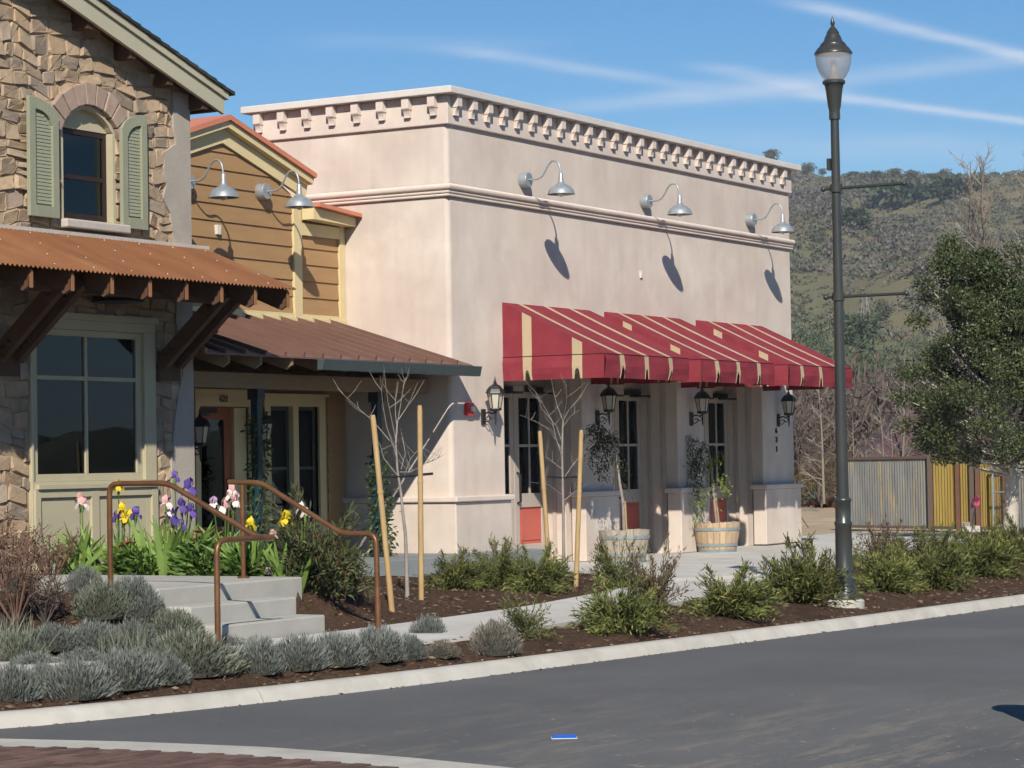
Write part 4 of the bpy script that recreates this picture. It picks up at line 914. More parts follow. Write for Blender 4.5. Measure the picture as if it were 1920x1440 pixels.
for px in (330, 28):
    x = aty(px, 690, YS-.05)[0]
    for dx in (0.0, -.26):
        p0 = np.array([x+dx, YS-.06, 2.62]); p1 = np.array([x+dx, CYE+.40, cz_(CYE+.40)-.20])
        br = MB().beam(p0, p1, .085, .17, up=(1, 0, 0) if False else (0, 0, 1)).build('knee_brace', 'dark_timber', can)
        for t in (.12, .2, .8, .88):
            c = p0+(p1-p0)*t; MB().tube([(c[0]-.06, c[1], c[2]), (c[0]+.06, c[1], c[2])], .022, 8).build('bolt', 'black_metal', br)
    MB().box(x-.32, x+.06, YS-.07, YS-.028, 2.42, 2.75).build('brace_plate', 'dark_timber', can)
# dim barn shade under the canopy, and chairs behind the glass
dl = thing('canopy_lamp', 'dark dome lamp hanging under the rusty canopy above the big window', 'lamp', (*[aty(222, 575, YS-.35)[0]], YS-.35, 3.32))
MB().lathe([(.29, -.09), (.28, -.06), (.22, 0), (.12, .05), (.04, .07), (.04, .14)], n=24).build('shade', 'black_metal', dl, smooth=40, local=True); MB().tube([(0, 0, .12), (0, .1, .22), (0, .33, .2)], .015).build('arm', 'black_metal', dl, local=True)
def chair(x, y, rz, label):
    c = thing('chair', label, 'chair', (x, y, .30), 'chairs inside the window', rz)
    for a, b, h in ((-.2, -.2, .95), (.2, -.2, .95), (-.2, .2, .45), (.2, .2, .45)): MB().box(a-.02, a+.02, b-.02, b+.02, 0, h).build('leg', 'chair_wood', c, local=True)
    MB().box(-.22, .22, -.22, .22, .45, .49).build('seat', 'chair_wood', c, local=True)
    MB().box(-.2, .2, -.215, -.185, .80, .93).build('back_rail', 'chair_wood', c, local=True); MB().box(-.2, .2, -.21, -.19, .62, .68).build('back_rail', 'chair_wood', c, local=True)
chair(lwx-.35, YS+.75, 2.6, 'pale wooden chair behind the big window, nearer the middle bar'); chair(lwx-.95, YS+.8, 2.9, 'pale wooden chair behind the big window, nearer the stone pier')
# ------------------------------------------------------------------ wall lamps
def barn_lamp():
    t = thing('gooseneck_lamp', 'x', 'lamp')
    # built standing off a wall in the plane y = 0, facing -y
    MB().tube([(0, .0, 0), (0, -.10, 0), (0, -.125, 0)], [.108, .108, .098], 24).build('mount', 'galvanised', t, smooth=40, local=True)
    pts = [(0, -.12, 0), (0, -.25, -.005), (0, -.33, .03), (0, -.385, .11), (0, -.43, .19), (0, -.485, .235), (0, -.55, .235), (0, -.60, .185), (0, -.62, .10), (0, -.625, 0)]
    # smooth the neck
    P = np.array(pts); tt = np.linspace(0, len(P)-1, 34); Q = [[float(np.interp(u, range(len(P)), P[:, k])) for k in range(3)] for u in tt]
    for _ in range(2): Q = [Q[0]]+[[(Q[i-1][k]+Q[i][k]*2+Q[i+1][k])/4 for k in range(3)] for i in range(1, len(Q)-1)]+[Q[-1]]
    MB().tube(Q, .013, 8).build('arm', 'galvanised', t, smooth=60, local=True)
    c = (0, -.625, 0)
    sh = MB().lathe([(.022, .06), (.030, .05), (.032, -.03), (.042, -.075), (.065, -.098), (.105, -.118), (.145, -.145), (.172, -.18), (.186, -.22), (.195, -.238), (.187, -.238), (.165, -.18), (.13, -.148), (.05, -.12)], c, 28, caps=False).build('shade', 'galvanised', t, smooth=45, local=True)
    MB().lathe([(.02, -.13), (.03, -.17), (.045, -.20), (.048, -.235), (.03, -.265), (.008, -.272)], c, 14).build('bulb', 'bulb', t, smooth=60, local=True)
    return t
bl = barn_lamp(); u_ = [False]
G = 'galvanised gooseneck lamps'
place(bl, u_, (1.967, -.0, 5.37), label='galvanised gooseneck lamp on the stucco front, nearest the building corner', group=G)
place(bl, u_, (5.641, -.0, 5.37), label='middle galvanised gooseneck lamp on the stucco front', group=G)
place(bl, u_, (9.413, -.0, 5.37), label='galvanised gooseneck lamp at the far end of the stucco front', group=G)
lx2 = aty(485, 360, Y6)[0]
place(bl, u_, (lx2, Y6-.012, 4.995), label='gooseneck lamp on brown siding with its round mount showing', group=G)
place(bl, u_, (aty(341, 343, Y6)[0], Y6-.012, 4.985), label='gooseneck lamp on brown siding reaching out past the stone corner', group=G)
# ------------------------------------------------------------------ carriage lanterns
def lantern():
    t = thing('wall_lantern', 'x', 'lantern')
    # backplate on the wall y = 0; the cage hangs at y = -.22
    MB().box(-.055, .055, -.03, 0, -.14, .09).build('backplate', 'black_metal', t, bevel=.012, local=True)
    a = MB().tube([(0, -.02, .02), (0, -.10, .04), (0, -.17, .02), (0, -.22, .05)], .013, 6)
    a.tube([(0, -.03, -.08), (0, -.09, -.10), (0, -.14, -.05), (0, -.10, -.01), (0, -.07, -.04)], .009, 6)
    a.tube([(0, -.12, -.02), (0, -.17, -.06), (0, -.21, -.03), (0, -.18, .01)], .008, 6); a.tube([(0, -.22, .06), (0, -.22, -.10), (0, -.22, -.15)], [.016, .013, .004], 6)
    a.build('scroll_arm', 'black_metal', t, smooth=50, local=True)
    c = (0, -.22, 0)
    MB().lathe([(.03, .05), (.085, .065), (.092, .085), (.085, .10)], c, 6).build('base', 'black_metal', t, local=True)
    MB().lathe([(.076, .10), (.112, .318)], c, 6, caps=False).build('glass', 'glass_cream', t, local=True)
    b = MB()
    for k in range(6):
        an = math.pi*2*k/6; b.tube([(.08*math.cos(an), -.22+.08*math.sin(an), .10), (.117*math.cos(an), -.22+.117*math.sin(an), .32)], .007, 4)
    b.build('cage', 'black_metal', t, local=True)
    MB().lathe([(.145, .312), (.138, .33), (.118, .37), (.082, .415), (.04, .44), (.022, .455), (.03, .468), (.012, .485), (.016, .50), (.003, .56)], c, 6).build('hood', 'black_metal', t, local=True)
    return t
ln = lantern(); u_ = [False]; G = 'carriage lanterns on the walls'
place(ln, u_, (.80, 0, 2.09), s=.93, label='black carriage lantern in sunlight beside the red fire alarm', group=G)
place(ln, u_, (4.05, 0, 2.10), s=.93, label='black carriage lantern on the pier between the first and second doorways', group=G)
place(ln, u_, (7.15, 0, 2.10), s=.93, label='black carriage lantern on the pier between the second and third doorways', group=G)
place(ln, u_, (10.45, 0, 2.10), s=.93, label='black carriage lantern above the number on the end pier', group=G)
place(ln, u_, (aty(372, 810, Y6)[0]-.28, Y6-.035, 1.66), s=.93, label='black carriage lantern in shade between stone corner and rust door', group=G)
place(ln, u_, (aty(492, 800, Y6)[0]-.26, Y6-.01, 1.70), s=.93, label='black carriage lantern in shade behind the green porch post', group=G)
# fire alarm
fa = thing('fire_alarm', 'red fire alarm strobe on the stucco corner', 'fire alarm', (.40, 0, 2.17))
MB().box(-.075, .075, -.065, 0, -.085, .085).build('housing', 'alarm_red', fa, bevel=.008, local=True); MB().box(-.02, .06, -.095, -.066, -.03, .03).build('strobe', 'white_plastic', fa, bevel=.008, local=True)
MB().box(.30-.07, .30, -.03, 0, -.0, .1).box(.2, .2001, -.001, 0, 0, .001).build('cover', 'white_plastic', None) if False else None
jb = thing('junction_box', 'small pale electrical box on the stucco front between lamp shadows', 'electrical box', (*aty(1201, 515, 0)[[0]], 0, aty(1201, 515, 0)[2]))
MB().box(-.035, .035, -.022, 0, -.055, .055).build('cover', 'cap_metal', jb, bevel=.004, local=True); MB().box(-.02, .02, -.028, -.0225, -.04, .04).build('flap', 'cap_metal', jb, local=True)
# ------------------------------------------------------------------ awnings
def awning(x0, x1, label):
    t = thing('awning', label, 'awning', (x0, 0, 2.55), 'striped awnings over the doorways')
    W = x1-x0; ZT, ZF, YF, ZV = 3.64, 2.885, -1.574, 2.56
    st = [.43, 1.16, 1.89]; sw_ = .125
    cuts = [0]
    for s_ in st: cuts += [s_, s_+sw_]
    cuts += [W]
    def sag(u, v): return -.018*math.sin(math.pi*v)*math.sin(math.pi*u)
    top = MB(); nv_ = 8
    for k in range(len(cuts)-1):
        n = 1 if k % 2 else 5
        for a in range(n):
            xa = cuts[k]+(cuts[k+1]-cuts[k])*a/n; xb = cuts[k]+(cuts[k+1]-cuts[k])*(a+1)/n
            for j in range(nv_):
                va, vb = j/nv_, (j+1)/nv_
                top.add([(x, YF*v, ZT+(ZF-ZT)*v+sag(x/W, v)-2.55) for x, v in ((xa, va), (xa, vb), (xb, vb), (xb, va))], [(0, 1, 2, 3)], k % 2)
    top.build('canopy', ['red_fabric', 'tan_fabric'], t, smooth=30, local=True)
    # sides with two stripes, front and side valance with scalloped slots at the stripes
    ss = [(.31, .455), (1.08, 1.235)]
    wv = random.Random(int(x0*100))
    def valance(mb, L, bands, fn):
        """fn(s, z, out) gives the point; s runs along, z down from the hem line."""
        e = [0]
        for a, b in bands: e += [a, b]
        e += [L]
        wob_ = [wv.uniform(-.02, .02) for _ in range(40)]
        def out(s, z): return (.006*math.sin(s*7+wob_[0]*200)+.004*math.sin(s*15+wob_[1]*300))*min(1, z/.16)+.018*math.sin(z*9.6+.6*math.sin(s*3+wob_[2]*90))*min(1, z/.1)+.006*math.sin(s*5+z*22)*min(1, z/.1)
        for k in range(len(e)-1):
            a, b = e[k], e[k+1]
            if k % 2 == 0:
                n = max(2, int((b-a)/.08)); 
                for i in range(n):
                    s0, s1 = a+(b-a)*i/n, a+(b-a)*(i+1)/n
                    for j in range(4):
                        z0, z1 = .325*j/4, .325*(j+1)/4
                        mb.add([fn(s0, z0, out(s0, z0)), fn(s0, z1, out(s0, z1)), fn(s1, z1, out(s1, z1)), fn(s1, z0, out(s1, z0))], [(0, 1, 2, 3)], 0)
            else:
                m_ = (a+b)/2; w_ = (b-a)/2
                mb.add([fn(a, 0, 0), fn(a, .16, out(a, .16)), fn(b, .16, out(b, .16)), fn(b, 0, 0)], [(0, 1, 2, 3)], 1)
                n = 8; slot = [(m_+w_*.42*math.cos(math.pi-math.pi*i/n), .235-.05*math.sin(math.pi*i/n)) for i in range(n+1)]
                lo = [(m_-w_*.95, .325)]+[(x, z) for x, z in slot]+[(m_+w_*.95, .325)]
                for i in range(n//2): mb.add([fn(a+(m_-a)*i/(n//2), .16, out(a, .16)), fn(slot[i][0], slot[i][1]+.0, out(a, .18)), fn(slot[i+1][0], slot[i+1][1], out(a, .18)), fn(a+(m_-a)*(i+1)/(n//2), .16, out(a, .16))], [(0, 1, 2, 3)], 1)
                for i in range(n//2, n): mb.add([fn(m_+(b-m_)*(i-n//2)/(n//2), .16, out(b, .16)), fn(slot[i][0], slot[i][1], out(b, .18)), fn(slot[i+1][0], slot[i+1][1], out(b, .18)), fn(m_+(b-m_)*(i+1-n//2)/(n//2), .16, out(b, .16))], [(0, 1, 2, 3)], 1)
                mb.add([fn(a, .16, out(a, .16)), fn(a, .325, out(a, .325)), fn(m_-w_*.62, .325, out(a, .325)), fn(slot[0][0], slot[0][1], out(a, .2))], [(0, 1, 2, 3)], 1)
                mb.add([fn(b, .16, out(b, .16)), fn(slot[-1][0], slot[-1][1], out(b, .2)), fn(m_+w_*.62, .325, out(b, .325)), fn(b, .325, out(b, .325))], [(0, 1, 2, 3)], 1)
    fv = MB(); valance(fv, W, [(s_, s_+sw_) for s_ in st], lambda s, z, o_: (s, YF-o_-.002, ZF-z-2.55)); fv.build('front_valance', ['red_fabric', 'tan_fabric'], t, smooth=50, local=True)
    for sx_, x in ((-1, 0.0), (1, W)):
        sd = MB(); e = [0, *ss[0], *ss[1], -YF]
        for k in range(5):
            a, b = e[k], e[k+1]; n = 3 if k % 2 == 0 else 1
            for i in range(n):
                s0, s1 = a+(b-a)*i/n, a+(b-a)*(i+1)/n
                z = lambda s: ZT+(ZF-ZT)*s/(-YF)-2.55
                q = [(x, -s0, z(s0)), (x, -s0, ZF-2.55), (x, -s1, ZF-2.55), (x, -s1, z(s1))]; sd.add(q, [(0, 1, 2, 3)], k % 2)
        sd.build('side_panel', ['red_fabric', 'tan_fabric'], t, local=True)
        sv = MB(); valance(sv, -YF, ss, lambda s, z, o_, x=x, sx_=sx_: (x+sx_*o_, -s, ZF-z-2.55)); sv.build('side_valance', ['red_fabric', 'tan_fabric'], t, smooth=50, local=True)
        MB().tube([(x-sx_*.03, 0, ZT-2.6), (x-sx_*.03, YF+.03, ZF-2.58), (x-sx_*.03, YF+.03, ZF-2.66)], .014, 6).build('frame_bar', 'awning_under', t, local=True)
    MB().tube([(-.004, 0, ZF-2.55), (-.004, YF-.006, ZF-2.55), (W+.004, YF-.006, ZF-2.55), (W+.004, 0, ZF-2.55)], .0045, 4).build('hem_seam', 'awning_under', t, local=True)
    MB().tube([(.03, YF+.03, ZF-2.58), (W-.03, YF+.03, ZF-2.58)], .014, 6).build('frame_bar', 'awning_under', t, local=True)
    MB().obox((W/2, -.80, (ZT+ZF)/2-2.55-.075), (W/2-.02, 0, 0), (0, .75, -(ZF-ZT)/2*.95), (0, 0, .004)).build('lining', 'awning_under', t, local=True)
awning(1.372, 3.89, 'red awning with tan stripes whose triangular side shows, nearest the corner')
awning(4.33, 6.83, 'red awning with tan stripes over the middle doorway')
awning(7.39, 9.88, 'red awning with tan stripes behind the lamp post, farthest doorway')
# ------------------------------------------------------------------ steps, landing and handrails
st = None
for k, (y0, z1) in enumerate(((-4.95, .15), (-4.65, .30), (-4.35, .45))):
    y1 = -4.36 if k < 2 else .2
    if k == 2:
        o = MB().box(-11.75, -9.68, -4.35, -1.9, -.1, .45)
    else: o = MB().box(-11.72, -10.2, y0, -4.352 if k == 1 else -4.652, -.1, z1)
    if st is None: st = struct(o.build('concrete_steps', 'concrete_step', bevel=.014), 'three smooth concrete steps up to the flower bed'); st['kind'] = 'structure'
    else: o.build('step' if k == 1 else 'landing', 'concrete_step', st, bevel=.014, local=True)
MB().box(-11.75, -9.68, -1.895, -.06, -.1, .45).build('landing', 'concrete_step', st, bevel=.014, local=True)
def rounded_path(pts, r=.09, n=5):
    P = [np.array(p, float) for p in pts]; out = [P[0]]
    for i in range(1, len(P)-1):
        a = P[i-1]-P[i]; b = P[i+1]-P[i]; la, lb = np.linalg.norm(a), np.linalg.norm(b); k = min(r, la*.45, lb*.45); A = P[i]+a/la*k; B = P[i]+b/lb*k
        for t in np.linspace(0, 1, n): out.append((1-t)**2*A+2*t*(1-t)*P[i]+t*t*B)
    return out+[P[-1]]
h1 = thing('handrail', 'bronze pipe handrail beside the lavender, on the near edge of the steps', 'handrail', (-11.68, -3.78, .45), 'bronze pipe handrails')
MB().tube(rounded_path([(-11.68, -3.78, .44), (-11.68, -3.78, 1.325), (-11.68, -4.40, 1.325), (-11.68, -5.30, .88), (-11.68, -5.42, .872)]), .024, 10).build('rail', 'copper_pipe', h1, smooth=60)
q_ = at(406, 1010, 1, -5.40)
MB().tube(rounded_path([(-11.60, -5.41, .872), (q_[0], -5.40, .872), (q_[0], -5.40, -.05)], .11), .024, 10).build('lower_post', 'copper_pipe', h1, smooth=60)
h2 = thing('handrail', 'bronze pipe handrail on the far edge of the steps by the red flowered shrub', 'handrail', (-10.0, -3.93, .45), 'bronze pipe handrails')
MB().tube(rounded_path([(-10.0, -3.78, 1.315), (-10.0, -4.14, 1.305), (-10.0, -5.0, .85), (-10.0, -5.36, .845), (-10.0, -5.37, -.04)]), .024, 10).build('rail', 'copper_pipe', h2, smooth=60)
MB().tube([(-10.0, -3.93, .44), (-10.0, -3.93, 1.29)], .023, 10).build('post', 'copper_pipe', h2, smooth=60); MB().lathe([(.055, 0), (.055, .012), (.03, .02)], (-10, -3.93, .452), 14).build('foot_plate', 'copper_pipe', h2)
# ------------------------------------------------------------------ street lamp
lp = hit(1603, 1146); LPX, LPY = -4.385, -7.375
lpz = gz(LPX, LPY)
la = thing('street_lamp', 'tall dark green street lamp with acorn globe and banner arms', 'street lamp', (LPX, LPY, lpz))
o0 = -lpz
MB().lathe([(.20, -.1), (.20, .055), (.185, .07)], n=24).build('footing', 'kerb_concrete', la, smooth=40, local=True)
MB().lathe([(.150, .07), (.148, .09), (.125, .16), (.112, .22), (.105, .25), (.112, .27), (.100, .31), (.095, .36), (.098, .375), (.088, .40), (.084, .82), (.092, .84), (.092, .855), (.080, .87), (.078, 1.06), (.090, 1.075), (.090, 1.09), (.072, 1.11)], n=24).build('base', 'lamp_post_paint', la, smooth=45, local=True)
MB().lathe([(.065, 1.1), (.056, 2.2), (.050, 3.4), (.044, 4.9), (.043, 5.05)], n=20).build('pole', 'lamp_post_paint', la, smooth=60, local=True)
MB().lathe([(.058, 4.99), (.058, 5.03), (.056, 5.08), (.066, 5.12), (.088, 5.30), (.098, 5.345), (.118, 5.36), (.118, 5.385), (.10, 5.395)], n=24).build('capital', 'lamp_post_paint', la, smooth=45, local=True)
MB().lathe([(.095, 5.395), (.125, 5.43), (.158, 5.49), (.178, 5.56), (.184, 5.63), (.186, 5.67)], n=28, caps=False).build('globe', 'globe', la, smooth=60, local=True)
MB().lathe([(.07, 5.40), (.06, 5.44), (.03, 5.45), (.025, 5.60)], n=12).build('lamp_holder', 'sill_stone', la, smooth=60, local=True)
MB().lathe([(.198, 5.665), (.196, 5.675), (.165, 5.72), (.135, 5.75), (.132, 5.765), (.095, 5.80), (.082, 5.84), (.064, 5.87), (.066, 5.885), (.035, 5.93), (.014, 5.955), (.022, 5.975), (.024, 5.99), (.010, 6.03), (.001, 6.065)], n=24).build('hood', 'lamp_post_paint', la, smooth=35, local=True)
for z in (4.28, 3.165):
    MB().tube([(0, .13, z), (0, -.73, z)], .017, 8).build('banner_arm', 'lamp_post_paint', la, smooth=60, local=True)
    for ky in (-.74, .14): MB().lathe([(.002, -.03), (.02, -.02), (.03, 0), (.02, .02), (.002, .03)], (0, ky, z), 10).build('arm_knob', 'lamp_post_paint', la, smooth=60, local=True)
    MB().lathe([(.066, -.04), (.066, .04)], (0, 0, z), 16).build('arm_collar', 'lamp_post_paint', la, smooth=60, local=True)
MB().box(-.035, .035, .05, .085, 4.47, 4.59).build('bracket', 'lamp_post_paint', la, local=True)
# added unseen caster just outside the view, shaped to shade the street
bh = 1.05; tg = at(1890, 1322, 2, ROADZ); bo = thing('shadow_caster', 'added round topped shadow caster just outside the frame, shading the street', 'shadow_caster', (tg[0]+bh*SUN.x/SUN.z, tg[1]+bh*SUN.y/SUN.z, ROADZ))
MB().lathe([(.19, 0), (.19, .06), (.155, .09), (.145, .80)], n=24).build('shaft', 'lamp_post_paint', bo, smooth=40, local=True); MB().lathe([(.165, .80), (.165, .85), (.15, .92), (.115, .99), (.06, 1.03), (.005, 1.05)], n=24).build('cap', 'lamp_post_paint', bo, smooth=50, local=True)
# ------------------------------------------------------------------ blue road marker
bp = at(1058, 1384, 2, ROADZ)
bm_ = thing('road_marker', 'bright blue reflective marker lying on the asphalt', 'road marker', bp, rz=.53)
MB().add([(-.05, -.075, .004), (.05, -.075, .004), (.05, .075, .004), (-.05, .075, .004), (-.03, -.065, .022), (.03, -.065, .022), (.03, .065, .022), (-.03, .065, .022)], [(4, 5, 6, 7), (0, 1, 5, 4), (1, 2, 6, 5), (2, 3, 7, 6), (3, 0, 4, 7)]).build('body', 'blue_plastic', bm_, local=True)
MB().box(-.052, .052, -.078, .078, .001, .0045).build('adhesive_pad', 'white_plastic', bm_, local=True)
# grit and clods that trucks have dropped on the street
gr = MB()
for _ in range(520):
    if rng.random() < .5: x, y = -14.0+rng.normal()*1.7, -12.0+rng.normal()*1.3; s_ = .004+.012*rng.random()**4
    else: x, y = -19+24*rng.random(), -14+7*rng.random(); s_ = .003+.004*rng.random()
    if y < yc(x)-.25 and x > bandx(y)+.05:
        n = 6; a0 = rng.random()*6; gr.add([(x+s_*(.6+.6*rng.random())*math.cos(a0+k*1.047), y+s_*(.6+.6*rng.random())*math.sin(a0+k*1.047), ROADZ+.003) for k in range(n)]+[(x, y, ROADZ+.004+s_*.1)], [(k, (k+1) % n, n) for k in range(n)])
tag(gr.build('road_grit', 'dirt'), 'specks of tan grit and clods on the asphalt', 'grit', kind='stuff')
# ------------------------------------------------------------------ half barrels
def barrel(loc, wood, label, tilt=0.0):
    t = thing('barrel_planter', label, 'planter', loc, 'half barrel planters'); n = 22; H = .46; r0, r1 = .285, .365
    def rad(z): u = z/H; return r0+(r1-r0)*(1-max(0.0, 1-u)**1.6)
    for k in range(n):
        a0, a1 = 2*math.pi*k/n+.008, 2*math.pi*(k+1)/n-.008; m_ = MB(); vs = []
        top = H+random.uniform(-.006, .006)
        for z in (0, .15, .30, top):
            for a, dr_ in ((a0, 0), (a1, 0), (a1, -.03), (a0, -.03)): vs.append(((rad(z)+dr_)*math.cos(a), (rad(z)+dr_)*math.sin(a), z))
        fs = [(i*4+j, i*4+(j+1) % 4, i*4+4+(j+1) % 4, i*4+4+j) for i in range(3) for j in range(4)]+[(3, 2, 1, 0), (12, 13, 14, 15)]
        m_.add(vs, fs).build('stave', wood, t, local=True)
    for z, h in ((.0, .045), (.09, .045), (.335, .045)):
        MB().lathe([(rad(z)+.001, z), (rad(z)+.007, z), (rad(z+h)+.007, z+h), (rad(z+h)+.001, z+h)], n=44, caps=False).build('hoop', 'hoop', t, smooth=40, local=True)
    sv = MB(); sv.add([(0, 0, H-.03)]+[((r1-.03)*math.cos(2*math.pi*k/24), (r1-.03)*math.sin(2*math.pi*k/24), H-.05+random.uniform(-.01, .02)) for k in range(24)], [(0, k+1, (k+1) % 24+1) for k in range(24)])
    sv.build('soil', 'mulch', t, local=True)
    return t
_q = at(1348, 1036, 2, 0)+.29*np.array([cf[0], cf[1], 0]); BA = (_q[0], _q[1], 0.0); _q = at(1173, 1056, 2, 0)+.29*np.array([cf[0], cf[1], 0]); BB = (_q[0], _q[1], 0.0)
barrel(BA, 'barrel_wood', 'honey coloured half barrel planter by the third doorway'); barrel(BB, 'barrel_grey', 'weathered grey half barrel planter by the second doorway')
# ------------------------------------------------------------------ trees in the barrels: thin bent stems with drooping leaves
def weeping(loc, stem, tips, n_leaf, label, leafm, dens=1.0):
    t = thing('potted_tree', label, 'tree', loc, 'young trees in barrels')
    MB().tube(stem, [.026, .024, .02, .016, .012, .008][:len(stem)]+[.006]*max(0, len(stem)-6), 7).build('trunk', 'bark_pale', t, smooth=70, local=True)
    MB().tube([(stem[0][0]+.04, stem[0][1]-.02, .43), (stem[1][0]+.03, stem[1][1]-.02, stem[1][2])], .012, 6).build('stake', 'stake_wood', t, local=True)
    br = MB(); P = []; D = []
    for (a, b, w_) in tips:
        a = np.array(a); b = np.array(b); m_ = (a+b)/2+np.array([0, 0, .10]); path = [(1-u)**2*a+2*u*(1-u)*m_+u*u*b for u in np.linspace(0, 1, 7)]
        br.tube(path, [.006*(1-i/8) for i in range(7)], 4)
        k = int(n_leaf*w_)
        for _ in range(k):
            u = rng.random()**.7; p = (1-u)**2*a+2*u*(1-u)*m_+u*u*b+rng.normal(size=3)*np.array([.055, .055, .05]); P.append(p); D.append(rng.normal(size=3)*.6+np.array([0, 0, -.7]))
    br.build('branches', 'bark_brown', t, local=True)
    leaves('foliage', P, D, .05+.03*rng.random(len(P)), .014+.008*rng.random(len(P)), leafm, t)
def L_(bc, px, py, dy=0.0):                       # a point of the tree from where it is seen, near the barrel's depth
    p = atd(px, py, depth(bc)+dy); return tuple(p-np.array(bc))
s_ = [(0, 0, .40), L_(BB, 1168, 940), L_(BB, 1162, 905), L_(BB, 1155, 850), L_(BB, 1146, 815), L_(BB, 1130, 800)]
tp = [(s_[4], L_(BB, 1112, 840, .1), 1.3), (s_[4], L_(BB, 1122, 890, -.1), 1.2), (s_[5], L_(BB, 1108, 868, .2), 1.2), (s_[5], L_(BB, 1104, 815), 1.0), (s_[4], L_(BB, 1135, 860, .25), 1.2), (s_[3], L_(BB, 1125, 905), .5), (s_[4], L_(BB, 1160, 840, .2), .6), (s_[3], L_(BB, 1163, 890), .5), (s_[2], L_(BB, 1180, 925, -.2), .12), (s_[5], L_(BB, 1120, 850, -.2), 1.2)]
weeping(BB, s_, tp, 130, 'small weeping tree in the grey barrel, dark leaves in awning shade', 'weep_leaf_shaded')
s_ = [(0, 0, .40), L_(BA, 1338, 925), L_(BA, 1334, 880), L_(BA, 1330, 850), L_(BA, 1318, 832), L_(BA, 1300, 825)]
tp = [(s_[4], L_(BA, 1290, 905, .15), 1.2), (s_[4], L_(BA, 1300, 925, .1), 1.2), (s_[5], L_(BA, 1280, 880, .2), 1.1), (s_[5], L_(BA, 1262, 870, .2), .7), (s_[5], L_(BA, 1252, 925, .1), .5), (s_[4], L_(BA, 1312, 890, .25), 1.0), (s_[5], L_(BA, 1275, 822, .2), .5), (s_[3], L_(BA, 1306, 940, -.1), .8), (s_[4], L_(BA, 1285, 915), 1.0)]
weeping(BA, s_, tp, 105, 'small weeping tree in the honey barrel, trailing over the pier', 'weep_leaf_shaded')
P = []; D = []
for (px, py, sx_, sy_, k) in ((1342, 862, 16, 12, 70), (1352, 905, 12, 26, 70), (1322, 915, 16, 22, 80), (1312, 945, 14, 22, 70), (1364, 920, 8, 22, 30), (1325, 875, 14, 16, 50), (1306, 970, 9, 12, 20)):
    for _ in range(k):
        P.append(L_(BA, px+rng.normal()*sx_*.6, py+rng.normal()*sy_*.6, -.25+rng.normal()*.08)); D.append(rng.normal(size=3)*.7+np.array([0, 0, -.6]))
ob = leaves('sunlit_foliage', P, D, .055+.03*rng.random(len(P)), .018+.008*rng.random(len(P)), 'weep_leaf_sunlit', [o for o in col.objects if o.name.startswith('potted_tree') and 'honey' in o.get('label', '')][0])  # leaves below the awning's shade, their sunlight painted by the brighter material
# ------------------------------------------------------------------ climbers on the porch posts
def climber(px, z0, z1, n, label, spread):
    X_ = aty(px, 860, .36)[0]; t = thing('climbing_vine', label, 'vine', (X_, .36, .25), 'vines on the porch posts')
    s = MB(); 
    for k in range(3): s.tube([(.07*math.cos(z*5+k*2), .07*math.sin(z*5+k*2), z) for z in np.linspace(0, (z1-z0)*(1-.15*k), 22)], .006, 4)
    s.build('stem', 'bark_brown', t, local=True); P = []; D = []
    for _ in range(n):
        u = rng.random()**1.25; z = u*(z1-z0); a = rng.random()*6.28; r = .07+abs(rng.normal())*spread*(1.15-u*.7); P.append((r*math.cos(a), r*math.sin(a)-.03, z)); D.append((math.cos(a)+rng.normal()*.5, math.sin(a)+rng.normal()*.5, -.5+rng.normal()*.5))
    leaves('foliage', P, D, .05+.04*rng.random(n), .025+.015*rng.random(n), 'vine_leaf', t)
climber(482, .25, 2.1, 620, 'leafy vine climbing the green porch post by the rust door', .045)
climber(707, .25, 1.62, 640, 'leafy vine climbing the green porch post behind the young tree', .06)
# ------------------------------------------------------------------ stakes and bare young trees
def stake(b, tpx, label, gr):
    p0 = hit(*b); p1 = atd(*tpx, depth(p0)-.02); t = thing('tree_stake', label, 'stake', p0, gr); v = p1-p0; q = MB(); k = [np.zeros(3)-v/np.linalg.norm(v)*.1, v*.3, v*.62, v*.97, v]
    q.tube([x for x in k], [.029, .028, .027, .027, .021], 10); q.build('pole', 'stake_wood', t, smooth=50, local=True)
    m_ = MB().tube([v*.60, v*.615], .031, 10).build('nail_band', 'stake_wood', t, local=True)
    return p0, p1
S1 = stake((735, 1146), (699, 778), 'peeled stake leaning beside the handrail foot', 'tree stakes'); S2 = stake((790, 1126), (787, 760), 'upright peeled stake on the building side of the first young tree', 'tree stakes')
S3 = stake((1031, 1082), (1012, 808), 'ochre leaning stake in front of the first doorway', 'tree stakes'); S4 = stake((1080, 1100), (1090, 806), 'pale stake beside the second young tree, towards the grey barrel', 'tree stakes')
